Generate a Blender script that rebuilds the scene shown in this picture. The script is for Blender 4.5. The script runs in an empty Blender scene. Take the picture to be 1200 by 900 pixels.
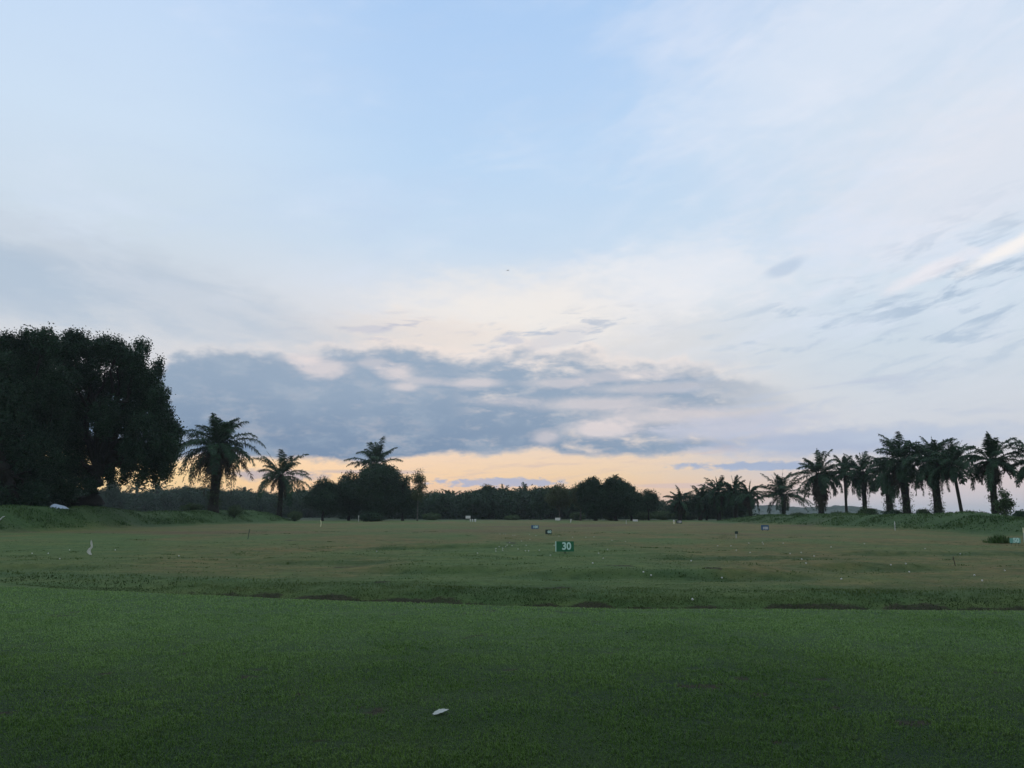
import bpy, math, random
import numpy as np
from mathutils import Vector

sc = bpy.context.scene
COL = sc.collection
R = math.radians

# ------------------------------------------------------------------ camera
EYE = 1.62
PITCH = R(9.58)
FPX = 901.0                      # focal length in photograph pixels (1200 wide)
cam_d = bpy.data.cameras.new("camera")
cam = bpy.data.objects.new("camera", cam_d)
COL.objects.link(cam)
cam.location = (0, 0, EYE)
cam.rotation_euler = (math.pi / 2 + PITCH, 0, 0)
cam_d.sensor_width = 36.0
cam_d.lens = FPX / 1200.0 * 36.0
cam_d.clip_start = 0.1
cam_d.clip_end = 12000
sc.camera = cam

# ------------------------------------------------------------------ colour management
sc.view_settings.view_transform = 'Standard'
sc.view_settings.look = 'None'
sc.view_settings.exposure = 0.0
sc.view_settings.gamma = 1.0
sc.view_settings.use_curve_mapping = False
sc.cycles.max_bounces = 6
sc.cycles.diffuse_bounces = 3
sc.cycles.glossy_bounces = 2
sc.cycles.transmission_bounces = 3
sc.cycles.volume_bounces = 1
sc.cycles.use_denoising = True
sc.cycles.denoising_prefilter = 'ACCURATE'


def lin(r, g, b):
    def f(c):
        c /= 255.0
        return c / 12.92 if c <= 0.04045 else ((c + 0.055) / 1.055) ** 2.4
    return (f(r), f(g), f(b), 1.0)


def ray(px, py):
    u = (px - 600.0) / FPX
    v = (450.0 - py) / FPX
    d = Vector((u, math.cos(PITCH) - v * math.sin(PITCH), math.sin(PITCH) + v * math.cos(PITCH)))
    return d.normalized()


def azel(px, py):
    d = ray(px, py)
    return math.degrees(math.atan2(d.x, d.y)), math.degrees(math.asin(d.z))


# ------------------------------------------------------------------ node helper
class S:
    """A shader socket with arithmetic."""
    tree = None

    def __init__(self, s):
        self.s = s

    @staticmethod
    def m(op, *a, clamp=False):
        n = S.tree.nodes.new('ShaderNodeMath')
        n.operation = op
        n.use_clamp = clamp
        for i, x in enumerate(a):
            put(n.inputs[i], x)
        return S(n.outputs[0])

    def __add__(self, o): return S.m('ADD', self, o)
    def __radd__(self, o): return S.m('ADD', o, self)
    def __sub__(self, o): return S.m('SUBTRACT', self, o)
    def __rsub__(self, o): return S.m('SUBTRACT', o, self)
    def __mul__(self, o): return S.m('MULTIPLY', self, o)
    def __rmul__(self, o): return S.m('MULTIPLY', o, self)
    def __truediv__(self, o): return S.m('DIVIDE', self, o)


def put(sock, x):
    if isinstance(x, S):
        S.tree.links.new(x.s, sock)
    else:
        sock.default_value = x


def node(kind, **kw):
    n = S.tree.nodes.new(kind)
    for k, v in kw.items():
        setattr(n, k, v)
    return n


def smooth(x, a, b):
    n = node('ShaderNodeMapRange', interpolation_type='SMOOTHSTEP')
    put(n.inputs['Value'], x)
    n.inputs['From Min'].default_value = a
    n.inputs['From Max'].default_value = b
    return S(n.outputs['Result'])


def combine(x, y, z):
    n = node('ShaderNodeCombineXYZ')
    put(n.inputs[0], x); put(n.inputs[1], y); put(n.inputs[2], z)
    return S(n.outputs[0])


def noise(vec, scale, detail=4.0, rough=0.55, dist=0.0, out='Fac'):
    n = node('ShaderNodeTexNoise')
    put(n.inputs['Vector'], vec)
    n.inputs['Scale'].default_value = scale
    n.inputs['Detail'].default_value = detail
    n.inputs['Roughness'].default_value = rough
    n.inputs['Distortion'].default_value = dist
    return S(n.outputs[out])


def mixc(f, a, b, blend='MIX'):
    n = node('ShaderNodeMix', data_type='RGBA', blend_type=blend)
    put(n.inputs[0], f); put(n.inputs[6], a); put(n.inputs[7], b)
    return S(n.outputs[2])


def ramp(x, stops, interp='LINEAR'):
    n = node('ShaderNodeValToRGB')
    put(n.inputs[0], x)
    cr = n.color_ramp
    cr.interpolation = interp
    while len(cr.elements) < len(stops):
        cr.elements.new(0.5)
    for e, (p, c) in zip(cr.elements, stops):
        e.position = p
        e.color = c
    return S(n.outputs[0])


def curve(x, pts):
    n = node('ShaderNodeFloatCurve')
    put(n.inputs['Value'], x)
    c = n.mapping.curves[0]
    while len(c.points) < len(pts):
        c.points.new(0.5, 0.5)
    for p, (a, b) in zip(c.points, sorted(pts)):
        p.location = (a, b)
        p.handle_type = 'AUTO_CLAMPED'
    n.mapping.update()
    return S(n.outputs[0])


# ------------------------------------------------------------------ sky
SUN_EL, SUN_AZ = 1.5, -15.0       # degrees; azimuth from straight ahead, left negative

world = bpy.data.worlds.new("World")
sc.world = world
world.use_nodes = True
wt = world.node_tree
wt.nodes.clear()
S.tree = wt
tc = node('ShaderNodeTexCoord')
sep = node('ShaderNodeSeparateXYZ')
wt.links.new(tc.outputs['Generated'], sep.inputs[0])
dx, dy, dz = S(sep.outputs[0]), S(sep.outputs[1]), S(sep.outputs[2])
DEG = 180 / math.pi
el = S.m('ARCSINE', S.m('MINIMUM', S.m('MAXIMUM', dz, -1.0), 1.0)) * DEG
az = S.m('ARCTAN2', dx, dy) * DEG
el01 = S.m('DIVIDE', el, 90.0, clamp=True)
az01 = S.m('MULTIPLY_ADD', az, 1 / 100.0, 0.5, clamp=True)     # -50..50 deg

# noise fields (direction space; stretched along the horizon like cloud sheets)
v_sheet = combine(az * 0.05, el * 0.16, 0.0)
v_fine = combine(az * 0.09, el * 0.22, 3.7)
v_wisp = combine((az * 0.94 + el * 0.34) * 0.09, (el * 0.94 - az * 0.34) * 0.30, 9.1)
n_sheet = noise(v_sheet, 1.1, 5, 0.5, 0.5) - 0.5
n_fine = noise(v_fine, 3.2, 7, 0.6, 0.25) - 0.5
n_edge = noise(combine(az * 0.45 + n_fine * 0.5, el * 1.15, 6.6), 1.0, 6, 0.62, 0.3) - 0.5
n_wisp = noise(v_wisp, 1.6, 6, 0.55, 0.6) - 0.5


def E(py, px=600):
    return azel(px, py)[1]


def stops(lst, px=600):
    return sorted([((E(py, px)) / 90.0, lin(*c)) for py, c in lst], key=lambda t: t[0])


zen = [(0.50, lin(190, 208, 230)), (0.75, lin(204, 212, 222)), (1.0, lin(206, 212, 220))]
mid = ramp(el01, stops([(612, (230, 194, 172)), (585, (236, 198, 168)), (560, (240, 210, 172)), (540, (238, 213, 186)),
                        (505, (226, 214, 206)), (440, (216, 216, 218)), (400, (220, 219, 220)), (350, (218, 224, 233)),
                        (290, (199, 219, 239)), (190, (186, 214, 243)), (80, (178, 208, 243)), (0, (172, 204, 242))]) + zen)
lef = ramp(el01, stops([(612, (238, 202, 152)), (585, (242, 210, 152)), (560, (244, 216, 158)), (540, (243, 216, 170)),
                        (505, (222, 212, 204)), (440, (210, 214, 221)), (400, (206, 213, 221)), (350, (203, 214, 225)),
                        (290, (204, 219, 233)), (190, (204, 223, 243)), (80, (197, 219, 245)), (0, (190, 214, 245))]) + zen)
rig = ramp(el01, stops([(612, (190, 196, 210)), (592, (203, 200, 208)), (570, (216, 202, 202)), (540, (206, 206, 212)),
                        (505, (208, 213, 222)), (440, (206, 217, 228)), (400, (205, 219, 232)), (350, (206, 222, 236)),
                        (290, (202, 220, 238)), (190, (210, 224, 240)), (80, (205, 221, 241)), (0, (201, 218, 241))]) + zen)
wob = n_sheet * 9.0
sky = mixc(smooth(az + wob, -5.0, -30.0), mid, lef)
sky = mixc(smooth(az + wob, 5.0, 27.0), sky, rig)

# physical twilight sky under the clouds
nis = node('ShaderNodeTexSky', sky_type='NISHITA')
nis.sun_disc = False
nis.sun_elevation = R(SUN_EL)
nis.sun_rotation = R(SUN_AZ)
nis.air_density = 1.2
nis.dust_density = 2.0
nis_c = mixc(1.0, S(nis.outputs[0]), (0.1, 0.1, 0.1, 1), 'MULTIPLY')
sky = mixc(0.06, sky, nis_c)

# high cirrus: faint pinkish veils, stronger on the right
veil = smooth(n_wisp + n_sheet * 0.6, -0.12, 0.34)
sky = mixc(veil * smooth(az, -4.0, 22.0) * smooth(el, 6.0, 16.0) * 0.50, sky, lin(222, 227, 241))
veil2 = smooth(n_sheet + n_fine * 0.25, 0.02, 0.24)
sky = mixc(veil2 * smooth(el, 8.0, 18.0) * 0.30, sky, lin(214, 224, 242))


n_rag = noise(combine(az * 1.1, el * 2.6, 2.4), 1.0, 5, 0.6, 0.2) - 0.5


def patch(px, py, wpx, hpx, tilt=0.0, soft=0.9, warp=1.0, rag=0.0):
    """Soft noisy elliptical cloud mask centred where the photograph has one."""
    a0, e0 = azel(px, py)
    k = 180 / math.pi / FPX
    ca, sa = math.cos(R(tilt)), math.sin(R(tilt))
    da, de = az - a0, el - e0
    u = (da * ca + de * sa) * (1.0 / (wpx * k))
    v = (de * ca - da * sa) * (1.0 / (hpx * k))
    r = S.m('SQRT', u * u + v * v) + n_fine * (1.1 * warp) + n_edge * (1.3 * warp) + n_sheet * (0.9 * warp)
    if rag:
        r = r + n_rag * rag
    return smooth(r, 1.0 + soft * 0.5, 1.0 - soft * 0.5)


def cloud(c, op, *a, **k):
    global sky
    sky = mixc(patch(*a, **k) * op, sky, lin(*c))


def wisps(c, op, px, py, wpx, hpx, tilt, lo=0.0, hi=0.22, sx=0.30, sy=1.05, seed=0.0):
    """Ragged scraps: tilted streaky noise showing inside a soft region."""
    global sky
    ca, sa = math.cos(R(tilt)), math.sin(R(tilt))
    u = az * ca + el * sa
    v = el * ca - az * sa
    n = noise(combine(u * sx + n_fine * 0.4, v * sy, seed), 1.0, 6, 0.60, 0.35) - 0.5
    sky = mixc(smooth(n, lo, hi) * patch(px, py, wpx, hpx, tilt, soft=1.6, warp=0.4) * op, sky, lin(*c))


# faint mottling of the whole sheet of high cloud
wisps((228, 231, 240), 0.45, 900, 240, 420, 210, 10, -0.02, 0.30, 0.10, 0.36, 2.2)
wisps((188, 206, 232), 0.35, 500, 230, 420, 200, 4, 0.0, 0.30, 0.09, 0.34, 7.7)
# cream and pink glow of the middle sky
cloud((238, 232, 226), 0.80, 610, 368, 150, 40, 4, soft=1.6)
cloud((232, 233, 238), 0.60, 800, 322, 95, 34, 0, soft=1.5)
cloud((234, 219, 208), 0.65, 470, 396, 130, 22, 0, soft=1.4)
cloud((228, 226, 232), 0.50, 1170, 200, 190, 70, 14, soft=1.6)
cloud((220, 228, 241), 0.45, 960, 70, 170, 45, 14, soft=1.6)
# grey-lavender sheets at left
cloud((190, 200, 213), 0.65, 170, 335, 210, 32, -12, soft=1.5)
cloud((170, 188, 207), 0.75, 20, 322, 80, 24, -16, soft=1.3)
cloud((174, 190, 208), 0.55, 10, 355, 60, 14, -6, soft=1.3)
cloud((196, 204, 215), 0.35, 330, 385, 190, 18, 0, soft=1.5)

# the long dark bank
top = [(60, 455), (150, 440), (190, 424), (215, 412), (250, 410), (300, 409), (350, 414), (385, 406), (430, 405), (480, 411),
       (520, 413), (570, 421), (620, 411), (680, 415), (740, 424), (800, 431), (870, 437), (915, 446), (960, 470)]
bot = [(60, 505), (150, 530), (190, 537), (250, 533), (300, 535), (380, 541), (430, 542), (480, 537), (550, 532), (620, 528),
       (680, 533), (740, 534), (800, 531), (850, 528), (915, 508), (960, 472)]


def cpts(l):
    o = []
    for px, py in l:
        a, e = azel(px, py)
        o.append((a / 100 + 0.5, e / 20.0))
    return [(0, o[0][1])] + o + [(1, o[-1][1])]


t_el = curve(az01, cpts(top)) * 20.0
b_el = curve(az01, cpts(bot)) * 20.0
edge_n = n_fine * 1.9 + n_sheet * 0.8
n_puff = noise(combine(az * 0.16, el * 0.24, 5.5), 2.2, 6, 0.55, 0.0) - 0.5
up_m = smooth(t_el - el + edge_n + n_puff * 2.4 + n_rag * 0.8, -0.35, 0.85)
lo_m = smooth(el - b_el + n_fine * 1.1 + n_puff * 1.0 + n_edge * 0.9, -0.25, 0.35)
rfade = smooth(az, 21.0, 12.0)
open_ = smooth(az, -14.0, 13.0)
n_hole = noise(combine(az * 0.060, el * 0.20, 1.3), 2.0, 7, 0.60, 0.5) - 0.5
holes = smooth(n_hole + n_fine * 0.35 + n_edge * 0.22, 0.30, 0.03)
body = S.m('MAXIMUM', holes, smooth(az + n_sheet * 8.0, 3.0, -5.0))
bank_c = mixc(smooth(el - b_el, 0.0, 6.5), lin(114, 138, 167), lin(144, 163, 185))
bank_c = mixc(open_ * 0.45, bank_c, lin(152, 170, 190))
bank_c = mixc(smooth(n_puff + n_fine * 0.5 + n_edge * 0.5, -0.08, 0.28) * 0.45, bank_c, lin(170, 182, 196))
bank_c = mixc(smooth(n_edge + n_puff * 0.4, 0.02, 0.30) * 0.30, bank_c, lin(112, 134, 166))
bank = up_m * lo_m * body * (0.30 + 0.70 * rfade) * smooth(az, 23.0, 17.0)
# sunlit fringe  on the bank's upper rim
fr = smooth(t_el - el + edge_n + n_puff * 2.4, -0.9, -0.05) * lo_m * smooth(az, -28.0, -12.0) * rfade
sky = mixc(fr * 0.5, sky, lin(238, 224, 216))
bank = bank * (1.0 - (0.12 + 0.24 * open_) * smooth(n_edge + n_fine * 0.6 + n_rag * 0.35, -0.02, 0.26))
sky = mixc(bank * 0.98, sky, bank_c)

# breaks in the bank where the lit sky shows through
for px, py, w, h, op in [(468, 436, 16, 6, 0.7), (492, 446, 24, 4, 0.4), (440, 425, 14, 4, 0.4), (555, 449, 26, 4, 0.6), (474, 453, 14, 4, 0.6), (378, 431, 22, 7, 0.7),
                         (350, 421, 14, 4, 0.5), (590, 470, 30, 4, 0.3), (700, 474, 60, 6, 0.55), (790, 488, 70, 7, 0.6), (705, 503, 34, 7, 0.8), (640, 512, 12, 6, 0.5),
                         (760, 455, 50, 4, 0.35), (850, 505, 50, 6, 0.5), (650, 449, 30, 4, 0.45), (730, 441, 40, 4, 0.35)]:
    cloud((228, 216, 214), op, px, py, w * 1.2, h * 1.3, 0, soft=1.3, warp=1.5)
# smaller clouds low at right and centre
cloud((166, 180, 206), 0.85, 985, 518, 130, 14, 1, soft=1.0, warp=1.1)
cloud((184, 192, 212), 0.65, 870, 500, 90, 12, 3, soft=1.1, warp=1.2)
cloud((160, 175, 202), 0.95, 885, 546, 70, 4.5, 0, soft=0.8, warp=0.9, rag=2.5)
cloud((176, 180, 202), 0.95, 590, 565.5, 74, 4.4, 0, soft=0.7, warp=0.9, rag=3.0)
cloud((182, 172, 182), 0.85, 330, 557, 50, 6, 0, soft=0.8, warp=0.6, rag=2.0)
cloud((196, 180, 182), 0.70, 430, 553, 60, 2.5, 0, soft=0.8, warp=0.5)
wisps((214, 190, 180), 0.75, 640, 548, 190, 14, 4, 0.0, 0.2, 0.22, 1.9, 5.9)
cloud((200, 176, 176), 0.65, 560, 581, 90, 2.5, 0, soft=0.8, warp=0.6, rag=2.5)
cloud((214, 190, 186), 0.70, 800, 569, 46, 2.5, 0, soft=0.8, warp=0.6)
cloud((190, 200, 216), 0.60, 1100, 508, 90, 9, 0, soft=1.3)
# small ragged scraps above the bank
cloud((188, 192, 206), 0.40, 650, 398, 42, 9, 14, soft=1.0, warp=1.4)
cloud((186, 192, 208), 0.60, 597, 399, 16, 5, -6, soft=0.9, warp=1.1)
cloud((192, 194, 208), 0.55, 432, 386, 24, 4, 4, soft=0.9, warp=1.1)
cloud((184, 200, 220), 0.75, 922, 313, 22, 7, 16, soft=0.9, warp=0.8)
# wispy dark scraps at right
wisps((172, 190, 210), 0.95, 1140, 345, 110, 62, 13, -0.02, 0.16, 0.28, 1.1, 3.3)
wisps((176, 193, 212), 0.85, 985, 372, 130, 34, 9, 0.02, 0.18, 0.26, 1.3, 5.1)
wisps((180, 190, 206), 0.85, 650, 392, 110, 22, 6, 0.02, 0.18, 0.40, 1.6, 8.4)
wisps((184, 188, 204), 0.70, 440, 384, 90, 14, 3, 0.02, 0.18, 0.35, 1.8, 1.9)
wisps((176, 191, 208), 0.55, 120, 335, 220, 40, -10, -0.04, 0.20, 0.16, 0.7, 4.6)
wisps((182, 193, 212), 0.70, 960, 480, 160, 60, 2, 0.0, 0.2, 0.14, 0.8, 6.4)
cloud((246, 240, 236), 0.85, 1188, 288, 50, 7, 22, soft=1.3, warp=0.8)
cloud((238, 232, 236), 0.60, 1090, 318, 46, 7, 20, soft=1.3, warp=0.9)

bg = node('ShaderNodeBackground')
put(bg.inputs['Color'], sky)
bg.inputs['Strength'].default_value = 1.07
wo = node('ShaderNodeOutputWorld')
wt.links.new(bg.outputs[0], wo.inputs['Surface'])

# ------------------------------------------------------------------ sun (just set behind the cloud bank: very weak and soft)
sun_d = bpy.data.lights.new("sun", 'SUN')
sun_d.energy = 0.10
sun_d.angle = R(10)
sun_d.color = (1.0, 0.72, 0.45)
sun = bpy.data.objects.new("sun", sun_d)
COL.objects.link(sun)
sd = Vector((math.sin(R(SUN_AZ)) * math.cos(R(SUN_EL)), math.cos(R(SUN_AZ)) * math.cos(R(SUN_EL)), math.sin(R(SUN_EL))))
sun.rotation_euler = sd.to_track_quat('Z', 'Y').to_euler()


# ================================================================== materials
def new_mat(name):
    m = bpy.data.materials.new(name)
    m.use_nodes = True
    m.node_tree.nodes.clear()
    S.tree = m.node_tree
    return m


def finish(shader, disp=None):
    o = node('ShaderNodeOutputMaterial')
    S.tree.links.new(shader, o.inputs['Surface'])


def objco():
    return S(node('ShaderNodeTexCoord').outputs['Object'])


def worldpos():
    return S(node('ShaderNodeNewGeometry').outputs['Position'])


def island():
    return S(node('ShaderNodeNewGeometry').outputs['Random Per Island'])


def principled(col, rough=0.7, spec=0.4, **kw):
    b = node('ShaderNodeBsdfPrincipled')
    put(b.inputs['Base Color'], col)
    put(b.inputs['Roughness'], rough)
    put(b.inputs['Specular IOR Level'], spec)
    for k, v in kw.items():
        put(b.inputs[k], v)
    return b


def bump(h, strength, dist):
    n = node('ShaderNodeBump')
    put(n.inputs['Height'], h)
    n.inputs['Strength'].default_value = strength
    n.inputs['Distance'].default_value = dist
    return S(n.outputs[0])


def foliage_mat(name, dark, light, trans=0.25, scale=0.5, rough=0.55):
    m = new_mat(name)
    n = noise(worldpos(), scale, 3, 0.6)
    f = smooth(n, 0.35, 0.68) * 0.6 + island() * 0.4
    col = mixc(f, (*dark, 1), (*light, 1))
    b = principled(col, rough, 0.12)
    t = node('ShaderNodeBsdfTranslucent')
    put(t.inputs['Color'], mixc(1.0, col, (1.0, 1.1, 0.5, 1), 'MULTIPLY'))
    mx = node('ShaderNodeMixShader')
    mx.inputs[0].default_value = trans
    S.tree.links.new(b.outputs[0], mx.inputs[1])
    S.tree.links.new(t.outputs[0], mx.inputs[2])
    finish(mx.outputs[0])
    return m


def bark_mat(name, c0, c1, scale=6.0):
    m = new_mat(name)
    p = objco()
    n = noise(p, scale, 6, 0.65, 0.4)
    b = principled(mixc(smooth(n, 0.3, 0.7), (*c0, 1), (*c1, 1)), 0.9, 0.2)
    put(b.inputs['Normal'], bump(n, 0.8, 0.06))
    finish(b.outputs[0])
    return m


def paint_mat(name, col, dirt=(0.12, 0.11, 0.08), amt=0.35, rough=0.5, scale=9.0):
    m = new_mat(name)
    n = noise(objco(), scale, 6, 0.65, 0.5)
    c = mixc(smooth(n, 0.5, 0.85) * amt, (*col, 1), (*dirt, 1))
    b = principled(c, rough, 0.4)
    put(b.inputs['Normal'], bump(n, 0.25, 0.01))
    finish(b.outputs[0])
    return m


M = {}
M['big_leaf'] = foliage_mat('big tree leaves', (0.009, 0.026, 0.015), (0.024, 0.058, 0.030), 0.10, 0.35)
M['tree_leaf'] = foliage_mat('tree leaves', (0.013, 0.034, 0.020), (0.032, 0.068, 0.036), 0.12, 0.4)
M['olive_leaf'] = foliage_mat('olive tree leaves', (0.040, 0.058, 0.028), (0.075, 0.095, 0.045), 0.25, 0.4)
M['shrub_leaf'] = foliage_mat('shrub leaves', (0.040, 0.075, 0.035), (0.080, 0.125, 0.060), 0.25, 0.8)
M['palm_leaf'] = foliage_mat('palm leaflets', (0.012, 0.034, 0.019), (0.032, 0.076, 0.036), 0.12, 0.6)
M['dead_leaf'] = foliage_mat('dead palm fronds', (0.022, 0.022, 0.016), (0.052, 0.046, 0.032), 0.10, 0.9, 0.85)
M['fern'] = foliage_mat('epiphytic fern', (0.026, 0.048, 0.022), (0.055, 0.085, 0.036), 0.2, 1.5)
M['bark'] = bark_mat('bark', (0.008, 0.009, 0.008), (0.024, 0.023, 0.020))
M['pale_bark'] = bark_mat('pale bark', (0.05, 0.05, 0.045), (0.13, 0.125, 0.11), 4.0)
M['palm_bark'] = bark_mat('palm trunk', (0.009, 0.010, 0.008), (0.028, 0.027, 0.021), 5.0)
M['white'] = paint_mat('weathered white paint', (0.56, 0.57, 0.55))
M['cream'] = paint_mat('cream paint', (0.66, 0.62, 0.40))
M['grey'] = paint_mat('grey paint', (0.42, 0.43, 0.41))
M['sign_green'] = paint_mat('green sign paint', (0.012, 0.120, 0.050), (0.02, 0.05, 0.03))
M['sign_dark'] = paint_mat('dark green sign paint', (0.008, 0.030, 0.020), (0.02, 0.03, 0.02))
M['sign_blue'] = paint_mat('blue sign paint', (0.030, 0.090, 0.170), (0.03, 0.06, 0.09))
M['sign_pale'] = paint_mat('pale green sign paint', (0.13, 0.34, 0.27), (0.08, 0.15, 0.12))
M['mint'] = paint_mat('pale mint lettering', (0.50, 0.72, 0.64), (0.2, 0.3, 0.26), 0.25)
M['black'] = paint_mat('black paint', (0.018, 0.020, 0.018), (0.05, 0.05, 0.04))
M['stake_green'] = paint_mat('dark green stake', (0.015, 0.040, 0.030), (0.04, 0.05, 0.04))
M['wood'] = bark_mat('weathered wood', (0.045, 0.035, 0.025), (0.10, 0.085, 0.065), 12.0)
M['ball'] = paint_mat('golf ball white', (0.60, 0.60, 0.57), (0.40, 0.42, 0.34), 0.3, 0.35, 30.0)
M['tarp'] = paint_mat('pale blue tarpaulin', (0.40, 0.50, 0.60), (0.22, 0.27, 0.32), 0.5, 0.4, 2.5)
M['cloth'] = paint_mat('pale flag cloth', (0.62, 0.62, 0.56), (0.35, 0.34, 0.28), 0.5, 0.8, 14.0)
M['paper'] = paint_mat('pale dry leaf', (0.44, 0.48, 0.44), (0.32, 0.32, 0.22), 0.5, 0.6, 40.0)
M['feather'] = paint_mat('dark feathers', (0.03, 0.03, 0.035), (0.06, 0.06, 0.06))


# ================================================================== mesh helpers
class MB:
    """Collects vertices and faces and builds one mesh object."""
    def __init__(self):
        self.v, self.f, self.n = [], [], 0

    def add(self, V, F):
        V = np.asarray(V, np.float32).reshape(-1, 3)
        if not isinstance(F, list):
            F = [F]
        for a in F:
            a = np.asarray(a, np.int64)
            if a.size:
                self.f.append(a + self.n)
        self.v.append(V)
        self.n += len(V)

    def build(self, name, mat, parent=None, smooth=False, offset=(0, 0, 0)):
        V = np.concatenate(self.v) - np.asarray(offset, np.float32)
        loops = np.concatenate([a.ravel() for a in self.f])
        tot = np.concatenate([np.full(len(a), a.shape[1]) for a in self.f])
        start = np.concatenate([[0], np.cumsum(tot)[:-1]])
        me = bpy.data.meshes.new(name)
        me.vertices.add(len(V)); me.vertices.foreach_set('co', V.ravel())
        me.loops.add(len(loops)); me.loops.foreach_set('vertex_index', loops.astype(np.int32))
        me.polygons.add(len(tot)); me.polygons.foreach_set('loop_start', start.astype(np.int32))
        me.polygons.foreach_set('use_smooth', np.full(len(tot), smooth))
        me.update(calc_edges=True)
        me.validate()
        if mat is not None:
            me.materials.append(mat)
        o = bpy.data.objects.new(name, me)
        COL.objects.link(o)
        if parent is not None:
            o.parent = parent
        return o


def norm(a):
    return a / np.maximum(np.linalg.norm(a, axis=-1, keepdims=True), 1e-9)


def tube(mb, pts, rad, sides=8, cap=True):
    pts = np.asarray(pts, float); rad = np.asarray(rad, float)
    n = len(pts)
    tan = norm(np.gradient(pts, axis=0))
    ref = np.where(np.abs(tan[:, 2:3]) > 0.95, np.array([[1.0, 0, 0]]), np.array([[0, 0, 1.0]]))
    a = norm(np.cross(tan, ref)); b = np.cross(tan, a)
    th = np.linspace(0, 2 * np.pi, sides, endpoint=False)
    V = pts[:, None, :] + rad[:, None, None] * (np.cos(th)[None, :, None] * a[:, None, :] + np.sin(th)[None, :, None] * b[:, None, :])
    i = np.arange(n - 1)[:, None] * sides; j = np.arange(sides)[None, :]; k = (j + 1) % sides
    q = np.stack([i + j, i + k, i + sides + k, i + sides + j], -1).reshape(-1, 4)
    V = V.reshape(-1, 3)
    F = [q]
    if cap:
        V = np.vstack([V, pts[0], pts[-1]])
        c0, c1 = n * sides, n * sides + 1
        jj = np.arange(sides); kk = (jj + 1) % sides
        F.append(np.stack([kk, jj, np.full(sides, c0)], -1))
        F.append(np.stack([(n - 1) * sides + jj, (n - 1) * sides + kk, np.full(sides, c1)], -1))
    mb.add(V, F)


def box(mb, c, s, rz=0.0, bev=0.0):
    """Box with chamfered vertical edges."""
    x, y, z = s[0] / 2, s[1] / 2, s[2] / 2
    b = bev or min(x, y) * 0.15
    ring = [(-x + b, -y), (x - b, -y), (x, -y + b), (x, y - b), (x - b, y), (-x + b, y), (-x, y - b), (-x, -y + b)]
    V = []
    for zz, k in ((-z, 1.0), (z - b * 0.5, 1.0), (z, 1.0 - b * 0.5 / max(x, y))):
        V += [(p[0] * k, p[1] * k, zz) for p in ring]
    V = np.array(V)
    ca, sa = math.cos(rz), math.sin(rz)
    V = np.stack([V[:, 0] * ca - V[:, 1] * sa, V[:, 0] * sa + V[:, 1] * ca, V[:, 2]], 1) + np.asarray(c)
    q = []
    for l in range(2):
        for j in range(8):
            k = (j + 1) % 8
            q.append((l * 8 + j, l * 8 + k, l * 8 + 8 + k, l * 8 + 8 + j))
    mb.add(V, [np.array(q), np.array([list(range(7, -1, -1)), list(range(16, 24))])])


def rhombs(c, nrm, L, W, rng):
    """Leaf quads at centres c facing nrm."""
    r = rng.normal(size=c.shape)
    u = norm(np.cross(nrm, r)); v = np.cross(nrm, u)
    L = L[:, None]; W = W[:, None]
    V = np.stack([c - u * L, c + v * W, c + u * L, c - v * W], 1).reshape(-1, 3)
    F = np.arange(len(c) * 4).reshape(-1, 4)
    return V, F


# ================================================================== numpy noise and the terrain
def hash2(i, j, s):
    h = (i * 374761393 + j * 668265263 + s * 974711) & 0x7fffffff
    h = ((h ^ (h >> 13)) * 1274126177) & 0x7fffffff
    return ((h ^ (h >> 16)) & 0xffff) / 65535.0


def vnoise(x, y, s=0):
    xi = np.floor(x).astype(np.int64); yi = np.floor(y).astype(np.int64)
    fx = x - xi; fy = y - yi
    fx = fx * fx * (3 - 2 * fx); fy = fy * fy * (3 - 2 * fy)
    a = hash2(xi, yi, s); b = hash2(xi + 1, yi, s); c = hash2(xi, yi + 1, s); d = hash2(xi + 1, yi + 1, s)
    return (a * (1 - fx) + b * fx) * (1 - fy) + (c * (1 - fx) + d * fx) * fy - 0.5


def fbm(x, y, s=0, o=4):
    r = 0; k = 1.0
    for i in range(o):
        r = r + k * vnoise(x, y, s + i * 17); x = x * 2.03 + 5.1; y = y * 2.03 + 1.7; k *= 0.5
    return r


def sst(x, a, b):
    t = np.clip((x - a) / (b - a), 0, 1)
    return t * t * (3 - 2 * t)


EX = np.array([-40, -20, -11.7, -6.5, -3.2, 0, 2, 8.7, 20, 40.0])
EY = np.array([26.5, 21.6, 18.0, 16.1, 15.0, 14.2, 13.8, 13.5, 13.2, 12.8])


def edge_y(x):
    return np.interp(x, EX, EY) + 0.10 * vnoise(x * 0.9, x * 0 + 3.3, 5)


RIDGES = [  # x0, x1, y, height: low terraces across the field
    (-4.2, -0.2, 22.4, 0.13), (0.4, 8.0, 20.8, 0.14), (-9.0, -4.0, 26.5, 0.08), (9.0, 13.5, 24.5, 0.12),
    (-7.0, 0.0, 38.0, 0.12), (14.0, 30.0, 33.0, 0.10), (5.0, 12.0, 30.0, 0.08), (-22.0, -12.0, 24.0, 0.07)]


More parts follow.
